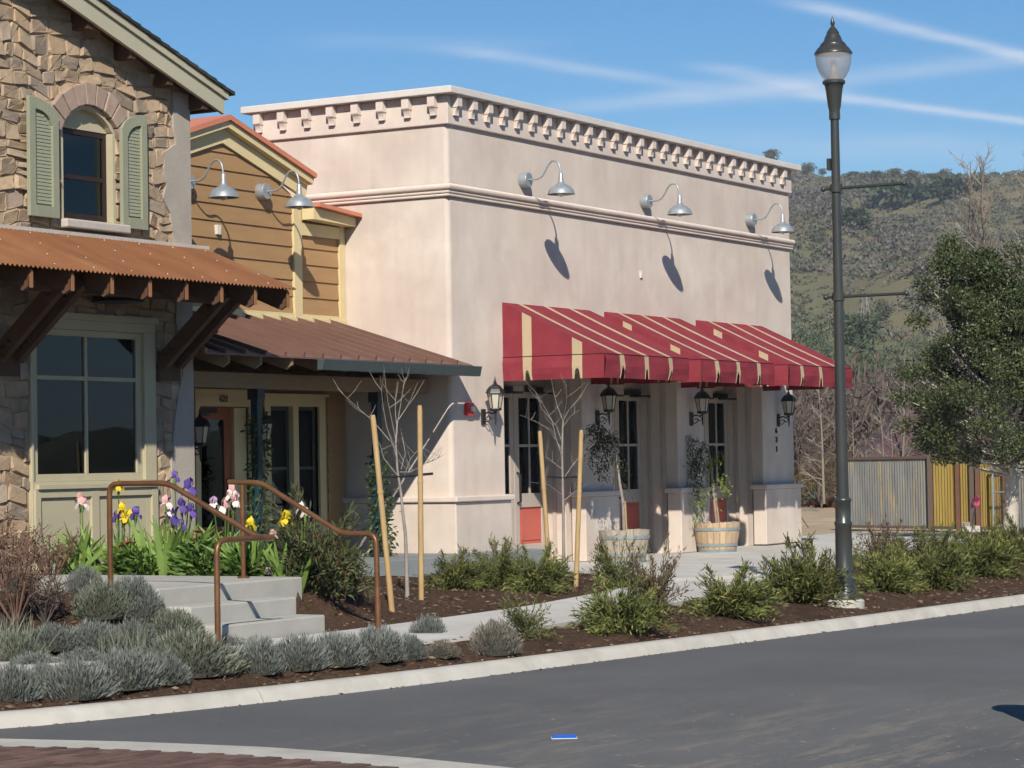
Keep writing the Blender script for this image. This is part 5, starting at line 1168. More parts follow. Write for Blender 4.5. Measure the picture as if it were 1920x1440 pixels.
def sapling(base, trunk, whips, label, ties, seed):
    r_ = random.Random(seed); p0 = hit(*base); d0 = depth(p0); t = thing('young_tree', label, 'tree', p0, 'bare young street trees')
    W = lambda px, py, dd=0.0: atd(px, py, d0+dd)-p0
    tr_ = [np.array((0, 0, -.05))]+[W(*q) for q in trunk]; n = len(tr_)
    MB().tube(tr_, [.026]+[.019-.012*i/(n-1) for i in range(n-1)], 8).build('trunk', 'bark_pale', t, smooth=70, local=True)
    br = MB()
    for w_ in whips:
        dd = r_.uniform(-.35, .35); pts = [W(x, y, dd*i/(len(w_)-1)) for i, (x, y) in enumerate(w_)]
        m_ = len(pts); br.tube(pts, [.0052-.0040*i/(m_-1) for i in range(m_)], 5)
        for k in range(r_.randint(2, 5)):
            u = r_.uniform(.25, .95); i = min(m_-2, int(u*(m_-1))); f = u*(m_-1)-i; a = pts[i]*(1-f)+pts[i+1]*f; v = np.array([r_.uniform(-1, 1), r_.uniform(-1, 1), r_.uniform(.2, 1.0)]); v = v/np.linalg.norm(v)*r_.uniform(.08, .28)
            br.tube([a, a+v*.5+np.array([0, 0, .01]), a+v+np.array([0, 0, .05])], [.0032, .0024, .0014], 4)
    br.build('branches', 'bark_pale', t, smooth=70, local=True)
    for (a, b) in ties:
        pa_, pb_ = atd(*a, d0), atd(*b, d0); MB().tube([pa_-p0, (pa_+pb_)/2-p0+np.array([0, 0, -.02]), pb_-p0], .014, 6).build('tie', 'rubber', t, local=True)
sapling((764, 1121), [(762, 1050), (760, 1000), (755, 960), (752, 925), (745, 880), (742, 830), (745, 790)],
        [[(745, 860), (725, 800), (718, 760), (713, 705)], [(742, 840), (700, 790), (660, 755), (632, 728)], [(744, 800), (750, 765), (757, 720), (768, 700)], [(745, 790), (762, 765), (780, 740), (796, 712)],
         [(748, 895), (720, 860), (712, 832), (700, 815)], [(743, 830), (735, 790), (727, 752), (722, 712)], [(755, 900), (770, 860), (790, 835)], [(750, 885), (770, 885), (800, 868), (828, 838)], [(800, 868), (815, 862), (833, 852)], [(745, 812), (741, 770), (742, 740), (745, 715)], [(752, 880), (760, 850), (755, 820)]],
        'bare young tree tied between two stakes beside the handrail', [((690, 892), (812, 888))], 3)
sapling((1057, 1078), [(1057, 1020), (1056, 960), (1055, 905), (1054, 850), (1055, 800), (1056, 788)],
        [[(1055, 860), (1042, 820), (1036, 790), (1008, 740), (985, 715)], [(1054, 845), (1030, 805), (1008, 792), (975, 778)], [(1056, 790), (1045, 762), (1038, 735), (1035, 715)], [(1056, 788), (1066, 770), (1078, 755), (1090, 742)], [(1056, 788), (1062, 755), (1062, 720)], [(1055, 880), (1030, 862), (1005, 848)], [(1055, 900), (1075, 870), (1090, 855), (1110, 835)],
         [(1054, 830), (1044, 800), (1015, 765), (1005, 735)], [(1056, 930), (1030, 910), (990, 903)], [(1056, 940), (1080, 920), (1106, 905)], [(1056, 800), (1070, 780), (1088, 768)]],
        'bare young tree in front of the first awning doorway', [((1014, 892), (1092, 893))], 9)
# ------------------------------------------------------------------ lavender
def lav_mesh(m, seed, n=4200):
    """a tight dome of upright grey spikes, radius about 1, height about 1, on a dark woody core."""
    g = np.random.default_rng(seed); P = []; D = []; L = []
    ph = g.random(6)*6.28
    for _ in range(n):
        a = g.random()*6.283; u = g.random()**.5; lump = 1+.13*math.sin(3*a+ph[0])+.10*math.sin(5*a+ph[1])+.07*math.sin(9*a+ph[2])
        el = math.acos(1-g.random()*.98); r = math.sin(el); z = math.cos(el)
        sh = .60+.34*g.random(); p = np.array([r*math.cos(a)*sh*lump, r*math.sin(a)*sh*lump, max(.02, z*sh*.92*(1+.1*math.sin(4*a+ph[3])))])
        d = np.array([math.cos(a)*r*.75, math.sin(a)*r*.75, .55+z*.8])+g.normal(size=3)*.22; P.append(p); D.append(d); L.append(.10+.13*g.random())
    L = np.array(L)
    o = leaves('foliage', P, D, L, L*.15, m, None)
    return o
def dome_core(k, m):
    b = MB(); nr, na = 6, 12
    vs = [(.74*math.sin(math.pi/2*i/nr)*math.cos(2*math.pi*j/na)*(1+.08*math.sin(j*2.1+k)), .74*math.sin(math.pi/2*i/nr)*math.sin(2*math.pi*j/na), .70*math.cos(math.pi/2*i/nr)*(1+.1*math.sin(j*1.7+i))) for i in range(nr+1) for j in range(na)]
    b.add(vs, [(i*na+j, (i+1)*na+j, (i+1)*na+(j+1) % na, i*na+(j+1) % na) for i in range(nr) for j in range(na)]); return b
LV = {}
for key, m in (('a', 'lavender_leaf'), ('b', 'lavender_leaf'), ('g', 'lavender_green'), ('d', 'lavender_dry')):
    t = thing('lavender_bush', 'x', 'lavender'); f = lav_mesh(m, ord(key)); f.parent = t
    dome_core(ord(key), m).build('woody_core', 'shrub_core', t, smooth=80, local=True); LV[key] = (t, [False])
def lav(px, py, wpx, hpx, label, key='a'):
    p = hit(px, py-4); d = depth(p); s = wpx*.5*d/FPX*1.08; h = hpx*d/FPX*.80; p = p+np.array([cf[0], cf[1], 0])*s*.7
    if p[0] > -12.1 and p[0] < -9 and p[1] > -5.0: p[0] = -11.80-s*.75; p[1] = max(p[1], -4.75)
    p[2] = gz(p[0], p[1])-.02 if gz(p[0], p[1]) > -.06 else p[2]
    place(LV[key][0], LV[key][1], p, random.random()*6.28, (s, s, h), label, 'grey lavender bushes')
lav(14, 1322, 112, 92, 'grey lavender bush at the kerb in the bottom corner of the picture')
lav(28, 1262, 96, 92, 'yellowish green lavender bush behind the corner one', 'g'); lav(75, 1300, 70, 70, 'small grey lavender squeezed between two larger ones at the kerb', 'b')
lav(132, 1318, 138, 98, 'wide grey lavender by the kerb, second clump from the picture corner', 'b'); lav(222, 1304, 138, 98, 'grey lavender by the kerb in front of the sparse green tuft')
lav(345, 1280, 186, 112, 'broad olive grey lavender by the kerb below the rail post', 'g'); lav(300, 1292, 100, 80, 'grey lavender by the kerb overlapping the broad olive one', 'b')
lav(482, 1272, 96, 90, 'grey lavender by the kerb right below the lowest step'); lav(556, 1266, 116, 84, 'grey lavender by the kerb, next after the one below the step', 'b')
lav(626, 1258, 112, 82, 'grey lavender by the kerb below the far rail foot'); lav(705, 1250, 122, 86, 'large grey lavender by the kerb just past the rail foot', 'b'); lav(762, 1244, 76, 62, 'smaller grey lavender by the kerb under the round one')
lav(803, 1207, 70, 62, 'round ball of grey lavender standing against the pale walk', 'b'); lav(828, 1238, 66, 40, 'low brownish lavender by the kerb near the round ball', 'd'); lav(927, 1234, 96, 82, 'dry brown grey lavender alone near the green shrubs', 'd')
lav(92, 1232, 112, 66, 'grey lavender in the second row, over the pale walk edge', 'b'); lav(166, 1232, 100, 74, 'grey lavender in the second row below the dry twiggy shrub'); lav(246, 1222, 92, 66, 'grey lavender in the second row left of the greenish one', 'b')
lav(322, 1214, 108, 74, 'greenish lavender in the second row before the steps', 'g'); lav(395, 1196, 66, 66, 'small grey lavender wrapped round the near rail post', 'b')
lav(182, 1178, 112, 94, 'tall green grey lavender on the slope below the landing', 'g'); lav(282, 1156, 98, 92, 'pointed blue grey lavender against the landing side'); lav(248, 1184, 100, 66, 'grey lavender on the slope between green one and landing', 'b'); lav(332, 1160, 56, 52, 'small grey lavender beside the middle step', 'b')
lav(40, 1245, 70, 50, 'grey lavender on the slope behind the yellowish one', 'b')
lav(58, 1268, 100, 50, 'low grey lavender hiding the pale walk edge near the picture corner', 'b'); lav(150, 1262, 110, 50, 'low grey lavender over the walk edge below the second row', 'a'); lav(262, 1256, 110, 48, 'low olive lavender over the walk edge below the greenish one', 'g'); lav(425, 1232, 70, 46, 'low grey lavender right of the near rail post', 'b')
# grass-like green tufts among the lavender
def blades(name, px, py, n, h, spread, m, label, cat, group=None):
    p = hit(px, py); t = thing(name, label, cat, p, group); P = rng.normal(size=(n, 3))*np.array([spread, spread, 0]); D = rng.normal(size=(n, 3))*np.array([.28, .28, 0])+np.array([0, 0, 1]); leaves('foliage', P, D, h*(.6+.5*rng.random(n)), .012, m, t)
blades('grass_tuft', 236, 1244, 150, .34, .10, 'lavender_green', 'thin yellow green grass tuft between lavender bushes', 'grass')
blades('grass_tuft', 20, 1225, 120, .34, .09, 'lavender_green', 'thin green grass tuft at the picture edge among lavender', 'grass')
# ------------------------------------------------------------------ evergreen needle shrubs with arching branches
def shrub_proto(key, leafm, nb, nl, fl, seed, up=.55, whips=5, name='needle_shrub'):
    g = np.random.default_rng(seed); t = thing(name, 'x', 'shrub'); br = MB(); P = []; D = []; FP = []; FD = []; RP = []; RD = []
    for b in range(nb+whips):
        wh = b >= nb; a = g.random()*6.283; el = (.15+.95*g.random()) if not wh else .65+.6*g.random(); Ln = (.7+.45*g.random()) if not wh else 1.0+.3*g.random()
        v = np.array([math.cos(a)*math.cos(el), math.sin(a)*math.cos(el), math.sin(el)*(.55+up)]); path = []
        for u in np.linspace(0, 1, 6): path.append(v*Ln*u+np.array([0, 0, -.30*Ln*u*u*(.4 if wh else 1)])+np.array([0, 0, .06]))
        path = [np.array([q[0], q[1], max(q[2], .03)]) for q in path]
        br.tube(path, [.016*(1-i/6.5) for i in range(6)], 4)
        k = nl if not wh else int(nl*1.3)
        for _ in range(k):
            u = (g.random()**.75) if not wh else .25+.75*g.random(); x = u*5; i = min(4, int(x)); f = x-i; p = path[i]*(1-f)+path[i+1]*f; tv = path[i+1]-path[i]; tv = tv/(np.linalg.norm(tv)+1e-9)
            sp = .075 if not wh else .03
            (RP if wh and g.random() < .45 else P).append(p+g.normal(size=3)*sp); (RD if len(RP)+len(P) > len(RD)+len(D) and len(RP) > len(RD) else D).append(tv*.8+g.normal(size=3)*.55+np.array([0, 0, .25]))
        if g.random() < fl:
            for _ in range(10): FP.append(path[4]+g.normal(size=3)*.035); FD.append(g.normal(size=3))
    br.build('branches', 'bark_brown', t, local=True)
    P = np.array(P); P[:, 2] = np.maximum(P[:, 2], .01); leaves('foliage', P, np.array(D), .12+.07*g.random(len(P)), .022+.012*g.random(len(P)), leafm, t)
    if RP: leaves('new_shoots', RP, np.array(RD), .06+.03*g.random(len(RP)), .012, 'shrub_leaf_red', t)
    if FP: leaves('flowers', FP, FD, .05, .014, 'shrub_flower', t)
    return (t, [False])
SH = {'a': shrub_proto('a', 'shrub_leaf', 60, 80, .14, 21, whips=9), 'b': shrub_proto('b', 'shrub_leaf', 52, 80, .12, 22, whips=13), 'c': shrub_proto('c', 'shrub_leaf', 26, 55, .1, 23, up=.7, whips=9),
      'd': shrub_proto('d', 'shrub_leaf_dark', 95, 85, .5, 24, up=.75, whips=12), 'r': shrub_proto('r', 'shrub_leaf_red', 40, 55, .25, 25, up=.9, whips=9)}
def shrub(px, py, wpx, hpx, label, key='a', group='green needle shrubs in the mulch', rz=None):
    p = hit(px, py-6); d = depth(p); s = wpx*.5*d/FPX*1.05; h = hpx*d/FPX*.98
    p = p+np.array([cf[0], cf[1], 0])*min(s*.5, .35); p[2] = max(gz(p[0], p[1]), -.05)
    place(SH[key][0], SH[key][1], p, random.random()*6.28 if rz is None else rz, (s, s, h*.80), label, group)
shrub(592, 1138, 200, 172, 'large dark shrub with red flowers beside the steps', 'd')
shrub(850, 1112, 120, 88, 'green needle shrub behind the first tree, near its stake', 'a'); shrub(935, 1110, 130, 100, 'green needle shrub in front of the grey plinth', 'b'); shrub(1010, 1120, 130, 108, 'green needle shrub at the foot of the ochre stake', 'a')
shrub(1158, 1112, 130, 96, 'sparse shrub in front of the grey barrel', 'c'); shrub(1168, 1200, 180, 118, 'yellow green shrub by the kerb below the grey barrel', 'b'); shrub(985, 1205, 120, 84, 'sparse green shrub by the kerb beside the dry lavender', 'c'); shrub(1228, 1172, 130, 130, 'open reddish shrub with long twigs by the kerb', 'r')
shrub(1372, 1170, 190, 116, 'green shrub by the kerb in front of the honey barrel', 'a'); shrub(1525, 1142, 190, 138, 'dense green shrub at the near side of the lamp post', 'b'); shrub(1470, 1135, 110, 84, 'low shrub in front of the dense one at the lamp post', 'c')
shrub(1660, 1118, 150, 106, 'green shrub just past the lamp post foot', 'a'); shrub(1755, 1112, 165, 120, 'green shrub second past the lamp post', 'b'); shrub(1850, 1090, 150, 116, 'green shrub third past the lamp post', 'a'); shrub(1925, 1070, 130, 110, 'green shrub cut by the picture edge', 'b')
shrub(1660, 1066, 130, 74, 'reddish shrub rising behind those past the lamp post', 'r'); shrub(1770, 1050, 120, 66, 'light green shrub behind, below the fence corner', 'c'); shrub(1860, 1046, 130, 60, 'low green shrub behind, below the oak trunk', 'a'); shrub(1715, 1085, 130, 80, 'shrub filling the gap behind the second one past the lamp', 'b'); shrub(1592, 1092, 90, 80, 'narrow shrub behind the lamp post base', 'c'); shrub(1812, 1075, 120, 80, 'green shrub behind the third one past the lamp post', 'a')
# dry twiggy shrubs at the picture edge
def twiggy(px, py, wpx, hpx, label, seed, m='bark_red', leafn=260):
    g = random.Random(seed); p = hit(px, py); d = depth(p); s = wpx*.5*d/FPX; h = hpx*d/FPX; t = thing('dry_shrub', label, 'shrub', p, 'dry twiggy shrubs'); br = MB(); P = []; D = []
    for b in range(30):
        a = g.uniform(0, 6.283); r = g.uniform(.1, 1)**.6; tip = np.array([s*r*math.cos(a), s*r*math.sin(a), h*g.uniform(.55, 1.05)*(1-.35*r*r)]); mid = tip*.5+np.array([g.gauss(0, .05), g.gauss(0, .05), .06])
        br.tube([np.array([0, 0, -.02]), mid, tip], [.008, .005, .002], 4)
        for k in range(8):
            u = g.uniform(.35, 1); q = mid+(tip-mid)*(u*2-1) if u > .5 else mid*u*2; v = np.array([g.gauss(0, .5), g.gauss(0, .5), g.uniform(.1, .8)])*g.uniform(.08, .18); br.tube([q, q+v], [.0035, .0015], 3)
            for _ in range(max(1, leafn//130)): P.append(q+v*g.random()); D.append((g.gauss(0, 1), g.gauss(0, 1), g.gauss(0, 1)))
    br.build('twigs', m, t, local=True); leaves('dead_leaves', P, D, .024, .013, m, t)
twiggy(30, 1175, 170, 200, 'reddish bare twiggy shrub at the picture edge above the lavender', 5); twiggy(95, 1100, 130, 130, 'reddish bare twiggy shrub beside the iris leaves', 6, leafn=420); twiggy(10, 1110, 120, 170, 'brown twiggy shrub before the stone wall at the picture edge', 8)
twiggy(85, 1170, 120, 110, 'pale thin twiggy shrub over bare mulch', 12, 'bark_brown', 120)
# ------------------------------------------------------------------ irises in bloom
def flower(mb_parent, loc, kind, s, g):
    """three upright standards and three hanging falls."""
    up, dn = {'pink': ('petal_pink', 'petal_white'), 'purple': ('petal_purple', 'petal_purple'), 'yellow': ('petal_yellow', 'petal_yellow'), 'white': ('petal_white', 'petal_white'), 'lilac': ('petal_lilac', 'petal_white')}[kind]
    def petal(mb, a, pts, wd):
        c, sn = math.cos(a), math.sin(a); rows = []
        for (r, z), w_ in zip(pts, wd):
            rows.append([(loc[0]+s*(r*c-w_*k*sn), loc[1]+s*(r*sn+w_*k*c), loc[2]+s*(z-abs(k)*w_*.35+g.gauss(0, .11))) for k in (-1, 0, 1)])
        vs = [v for r_ in rows for v in r_]; mb.add(vs, [(i*3+j, i*3+j+1, i*3+4+j, i*3+3+j) for i in range(len(rows)-1) for j in range(2)])
    A = MB(); B = MB(); a0 = g.uniform(0, 6)
    for k in range(3):
        petal(A, a0+k*2.094, [(.1, 0), (.42, .45), (.40, .95), (.08, 1.12)], [.12, .42, .45, .12]); petal(B, a0+1.047+k*2.094, [(.1, .02), (.55, .12), (.85, -.25), (.80, -.78)], [.14, .36, .5, .25])
    f = A.build('flower', up, mb_parent, smooth=60, local=True); B.build('falls', dn, f, smooth=60, local=True)
IX = -9.42
def iris(name_label, px, py0, n_leaf, hl, wide, blooms, seed):
    g = random.Random(seed); base = at(px, 1070, 0, IX+g.uniform(-.1, .2)); z0 = gz(base[0], base[1]); base = np.array([base[0], base[1], z0]); t = thing('iris', name_label, 'iris', base, 'bearded irises in the raised bed')
    if n_leaf:
        lb = MB()
        for k in range(int(n_leaf*1.6)):
            a = g.choice([1, -1])*g.uniform(.0, .62); rot = g.uniform(-.7, .7); L = hl*g.uniform(.6, 1.15); w_ = g.uniform(.017, .030); b0 = np.array([g.gauss(0, wide*.35), g.gauss(0, wide*.6), 0])
            dirh = np.array([math.sin(rot), -math.cos(rot), 0]); cur = g.uniform(0, .65)*(1 if a > 0 else -1); pts = []
            for u in (0, .35, .7, 1): pts.append(b0+dirh*(math.sin(a)*L*u+cur*L*u*u*.5)+np.array([0, 0, math.cos(a)*L*u-abs(cur)*L*u*u*.35]))
            side = np.array([math.cos(rot)*.4, math.sin(rot)*.4, 0])+np.array([0, 0, 0]); side = np.cross(pts[1]-pts[0], np.array([-cf[0], -cf[1], .1])+np.array([g.gauss(0, .5), g.gauss(0, .5), 0])); side = side/np.linalg.norm(side)
            vs = []
            for p, k2 in zip(pts, (1, 1, .75, .08)): vs += [p-side*w_*k2, p+side*w_*k2]
            lb.add(vs, [(0, 1, 3, 2), (2, 3, 5, 4), (4, 5, 7, 6)])
        lb.build('leaves', 'iris_leaf', t, smooth=60, local=True)
    stm = MB()
    for (bx_, by_, kind, s) in blooms:
        p = at(bx_, by_, 0, IX+g.uniform(-.05, .15))-base; b0 = np.array([p[0]*.3+g.gauss(0, .02), p[1]*.65+g.gauss(0, .02), 0]); stm.tube([b0, (b0+p)/2+np.array([0, 0, .02]), p], [.008, .007, .006], 5); stm.lathe([(.004, -.10), (.014, -.07), (.012, -.03), (.006, 0)], tuple(p), 6)
        flower(t, tuple(p), kind, s*1.0, g)
    if blooms: stm.build('stems', 'leafy_green', t, smooth=60, local=True)
iris('pale pink iris alone at the near end of the bed, before the window panels', 152, 1070, 26, .52, .16, [(154, 945, 'pink', .078), (150, 936, 'pink', .055)], 1)
iris('yellow iris beside the curved rail top', 222, 1070, 14, .48, .12, [(222, 912, 'yellow', .06), (229, 955, 'yellow', .062), (232, 972, 'yellow', .05)], 2)
iris('purple and yellow iris pair beside the near rail post', 245, 1070, 10, .42, .12, [(243, 970, 'yellow', .07), (219, 970, 'purple', .06), (254, 964, 'purple', .066)], 3)
iris('pink iris in front of the stone pier edge', 308, 1070, 34, .6, .16, [(312, 944, 'pink', .07), (318, 958, 'lilac', .055)], 4)
iris('tall deep purple irises against the grey plaster strip', 342, 1070, 22, .55, .15, [(328, 895, 'purple', .055), (355, 915, 'purple', .085), (341, 950, 'purple', .07), (322, 970, 'purple', .078), (358, 958, 'purple', .066), (340, 985, 'purple', .055)], 5)
iris('cluster of pale pink irises before the rust door', 415, 1070, 24, .52, .15, [(400, 945, 'lilac', .062), (422, 952, 'pink', .075), (437, 922, 'pink', .07), (440, 940, 'pink', .066), (430, 930, 'white', .05)], 6)
iris('single yellow iris in front of the porch post', 468, 1068, 26, .46, .15, [(469, 984, 'yellow', .066)], 7)
iris('yellow iris with the pink bud below the porch window', 520, 1062, 12, .4, .1, [(536, 973, 'yellow', .072), (511, 1006, 'pink', .062)], 8)
iris('white iris under the far handrail', 562, 1055, 6, .4, .08, [(566, 955, 'white', .062), (572, 962, 'white', .05)], 9)
def mound(px, label, blooms, seed, wpx=70, hpx=70):
    g = random.Random(seed); base = at(px, 1072, 0, IX-.08); base = np.array([base[0], base[1], gz(base[0], base[1])]); t = thing('poppy_plant', label, 'flower', base, 'leafy red flowered plants'); d = depth(base); s = wpx*.5*d/FPX; h = hpx*d/FPX; P = []; D = []
    for _ in range(420):
        a = g.uniform(0, 6.28); r = math.sqrt(g.random()); P.append((s*r*math.cos(a)*.8, s*r*math.sin(a), h*g.uniform(.05, .8)*(1-.5*r*r))); D.append((math.cos(a)*r+g.gauss(0, .4), math.sin(a)*r+g.gauss(0, .4), g.uniform(-.1, .8)))
    leaves('foliage', P, D, .10+.05*rng.random(420), .034, 'leafy_green', t)
    for (x, y, s_) in blooms:
        p = at(x, y, 0, IX-.1)-base; f = MB()
        for k in range(9):
            a = 6.283*k/9; c, sn = math.cos(a), math.sin(a); f.add([tuple(p), (p[0]+s_*(.6*c-.3*sn), p[1]+s_*(.6*sn+.3*c), p[2]+s_*.5), (p[0]+s_*c, p[1]+s_*sn, p[2]+s_*g.uniform(.1, .6)), (p[0]+s_*(.6*c+.3*sn), p[1]+s_*(.6*sn-.3*c), p[2]+s_*.5)], [(0, 1, 2, 3)])
        f.build('flower', 'petal_red', t, local=True); MB().tube([(p[0]*.6, p[1]*.8, .05), tuple(p)], .005, 4).build('stem', 'leafy_green', t, local=True)
mound(242, 'dark green leafy plant with orange red flower behind the near rail post', [(240, 1022, .07), (230, 1026, .05)], 1, 80, 80); mound(268, 'low dark leafy plant under the purple and yellow irises', [(250, 1050, .03)], 4, 60, 60)
mound(372, 'dark green leafy plant with crimson flowers before the rust door', [(371, 1000, .055), (357, 1014, .055)], 2, 90, 90); mound(450, 'low green leafy plant by the foot of the far rail post', [(452, 1040, .02)], 3, 70, 60)
# ------------------------------------------------------------------ fence at the back of the lot
fdz = -.17
def fpt(px, z=None):
    a, b = at(1590, 991, 2, fdz), at(1915, 996, 2, fdz); u = (px-1590)/325.0
    # walk along the fence line until the column matches
    lo, hi = -3.0, 4.0
    for _ in range(40):
        m_ = (lo+hi)/2; q = a+(b-a)*m_; x = 960+FPX*np.dot(q-CAM, cr)/depth(q)
        if x < px: lo = m_
        else: hi = m_
    return a+(b-a)*m_
FTOP = 1.42
fence = thing('corrugated_fence', 'grey and mustard corrugated metal fence with dark posts', 'fence', fpt(1590))
def corr(px0, px1, m, z0=fdz+.08, z1=FTOP-.03, back=0.0):
    a, b = fpt(px0), fpt(px1); L = np.linalg.norm(b-a); n = max(6, int(L/.076)*4); nv = np.array([-(b-a)[1], (b-a)[0], 0])/L; nv = nv if np.dot(nv, cf) < 0 else -nv; vs = []
    for z in (z0, z1):
        for i in range(n+1):
            p = a+(b-a)*i/n+nv*(.018*math.cos(2*math.pi*i/4)-back); vs.append((p[0], p[1], z))
    MB().add(vs, [(i, i+1, n+2+i, n+1+i) for i in range(n)]).build('sheet', m, fence)
corr(1588, 1744, 'corr_grey'); corr(1748, 1796, 'corr_yellow'); corr(1799, 1824, 'corr_yellow', z0=fdz+.18); corr(1830, 1908, 'corr_yellow'); corr(1908, 2060, 'corr_grey')
for px, wd, m in ((1588, .05, 'fence_rust'), (1746, .11, 'fence_post'), (1797, .09, 'fence_rust'), (1824, .10, 'fence_post'), (1835, .10, 'fence_rust'), (1888, .13, 'fence_rust'), (2060, .1, 'fence_post')):
    p = fpt(px)-np.array([cf[0], cf[1], 0])*.06; MB().box(p[0]-wd/2, p[0]+wd/2, p[1]-wd/2, p[1]+wd/2, fdz-.1, FTOP+.05).build('post', m, fence)
for (a, b) in ((1588, 1746), (1746, 1835), (1835, 1888), (1888, 2060)):
    for z in (fdz+.05, FTOP-.02): MB().beam(fpt(a)+np.array([0, 0, z-fdz]), fpt(b)+np.array([0, 0, z-fdz]), .07, .06).build('rail', 'fence_post', fence)
gate = thing('chain_link_gate', 'chain link gate leaning on the mustard fence sheets', 'gate', fpt(1866)-np.array([cf[0], cf[1], 0])*.5)
g0, g1 = fpt(1856)-np.array([cf[0], cf[1], 0])*.45, fpt(1894)-np.array([cf[0], cf[1], 0])*.45
for p in (g0, g1): MB().tube([p+np.array([0, 0, .1]), p+np.array([0, 0, 1.5])], .022, 8).build('upright', 'hoop', gate)
for z in (.12, .82, 1.5): MB().tube([g0+np.array([0, 0, z]), g1+np.array([0, 0, z])], .018, 8).build('crossbar', 'hoop', gate)
wr = MB(); 
for i in range(-14, 15):
    for sg in (1, -1):
        seg = []
        for u in np.linspace(0, 1, 2):
            pass
        x0 = i/14.0; a_, b_ = (0, x0), (1.38, x0+sg*1.0)
        # clip to the frame
        pts = [(z, x) for z, x in [(1.38*k/12, x0+sg*k/12.0) for k in range(13)] if -.001 <= x <= 1.001]
        if len(pts) > 1: wr.tube([g0+(g1-g0)*pts[0][1]+np.array([0, 0, .12+pts[0][0]]), g0+(g1-g0)*pts[-1][1]+np.array([0, 0, .12+pts[-1][0]])], .0022, 3)
wr.build('mesh', 'fence_post', gate)
sk = thing('survey_stake', 'thin survey stake with bright pink ribbon by the fence', 'stake', at(1822, 992, 2, .0))
v_ = atd(1828, 940, depth(ORG[sk.name]))-np.array(ORG[sk.name]); MB().tube([(0, 0, -.05), tuple(v_)], .012, 6).build('lath', 'bark_white', sk, local=True)
MB().add([tuple(v_), tuple(v_+np.array([.02, -.07, .13])), tuple(v_+np.array([.03, -.09, -.06])), tuple(v_+np.array([-.04, .09, -.17])), tuple(v_+np.array([-.02, .05, .04]))], [(0, 1, 2), (0, 2, 3), (0, 3, 4), (0, 4, 1)]).build('ribbon', 'pink_ribbon', sk, local=True)
bk_ = thing('concrete_block', 'pale concrete block at the foot of the mustard fence', 'block', at(1820, 995, 2, -.12), rz=.5)
MB().box(-.1, .1, -.18, .18, -.03, .10).build('body', 'kerb_concrete', bk_, bevel=.01, local=True); MB().box(-.03, .03, -.12, .12, .101, .104).build('recess', 'mortar', bk_, local=True)
ru = thing('scrap_heap', 'rusty crumpled scrap lying on the straw dirt', 'scrap', at(1548, 952, 2, -.22)); g_ = random.Random(4); q = MB()
for k in range(16):
    a = g_.uniform(0, 6.3); c = np.array([g_.gauss(0, .16), g_.gauss(0, .16), g_.uniform(.04, .22)]); v1 = np.array([g_.gauss(0, .22), g_.gauss(0, .22), g_.gauss(0, .12)]); v2 = np.array([g_.gauss(0, .16), g_.gauss(0, .16), g_.gauss(0, .16)]); q.add([c-v1, c+v2, c+v1, c-v2*.7], [(0, 1, 2, 3)])
q.build('sheets', 'rusty_scrap', ru, local=True); MB().tube([(-.3, .1, .03), (0, 0, .2), (.3, -.15, .1)], .015, 5).build('bent_bar', 'rusty_scrap', ru, local=True)
ps = thing('marker_stick', 'thin orange stick leaning on the dirt past the end pier', 'stick', at(1516, 990, 2, -.08)); v_ = atd(1500, 966, depth(ORG[ps.name])+.1)-np.array(ORG[ps.name]); MB().tube([(0, 0, 0), tuple(v_)], .012, 6).build('shaft', 'fence_rust', ps, local=True); MB().tube([tuple(v_), tuple(v_*1.03)], .013, 6).build('tip', 'pink_ribbon', ps, local=True)
for i, (px, lab) in enumerate(((1508, 'blue grey spiky agave nearest the end pier'), (1528, 'blue grey spiky agave by the pale bare trunk'), (1549, 'smaller blue grey agave behind the scrap'))):
    t = thing('agave', lab, 'agave', at(px, 950, 2, -.25), 'agaves behind the dirt lot'); P = np.zeros((46, 3)); D = rng.normal(size=(46, 3)); D[:, 2] = np.abs(D[:, 2])+.5; leaves('leaf_rosette', P, D, .75*(.6+.4*rng.random(46)), .09, 'agave', t); MB().lathe([(.08, 0), (.05, .1)], n=8).build('heart', 'agave', t, local=True)
# ------------------------------------------------------------------ the evergreen oak
OB = at(1893, 1004, 2, .03); OD = depth(OB)
oak = thing('oak_tree', 'dense dark green evergreen oak with pale trunk by the fence', 'tree', OB)
ow = lambda px, py, dd=0.0: atd(px, py, OD+dd)-OB
tk = [np.array((0, 0, -.05)), ow(1897, 960), ow(1897, 900), ow(1893, 840), ow(1885, 760), ow(1870, 660), ow(1850, 560)]
MB().tube(tk, [.15, .125, .12, .11, .085, .055, .02], 12).build('trunk', 'bark_white', oak, smooth=70, local=True)
clumps = []; lb = MB(); g_ = random.Random(31)
def crown_r(py):                                   # how far the crown reaches towards the building at a height
    return float(np.interp(py, [445, 480, 540, 620, 700, 760, 820, 870, 895], [8, 42, 78, 115, 155, 188, 182, 145, 60]))
for k in range(210):
    py = g_.uniform(482, 858); rr_ = crown_r(py); a = g_.uniform(0, 6.283); r = rr_*math.sqrt(g_.uniform(.12, 1))*g_.uniform(.8, 1.06); cxp = np.interp(py, [445, 600, 900], [1800, 1868, 1885])
    c = ow(cxp+r*math.cos(a), py, r*math.sin(a)*OD/FPX); clumps.append((c, g_.uniform(.20, .38)))
for (px, py) in ((1775, 470), (1783, 455), (1760, 500), (1905, 470), (1925, 500), (1735, 530), (1722, 600), (1700, 700), (1690, 745), (1700, 800), (1745, 560), (1890, 520), (1730, 835), (1790, 850)): clumps.append((ow(px, py, g_.uniform(-.4, .4)), .24))
P = []; D = []; Ls = []
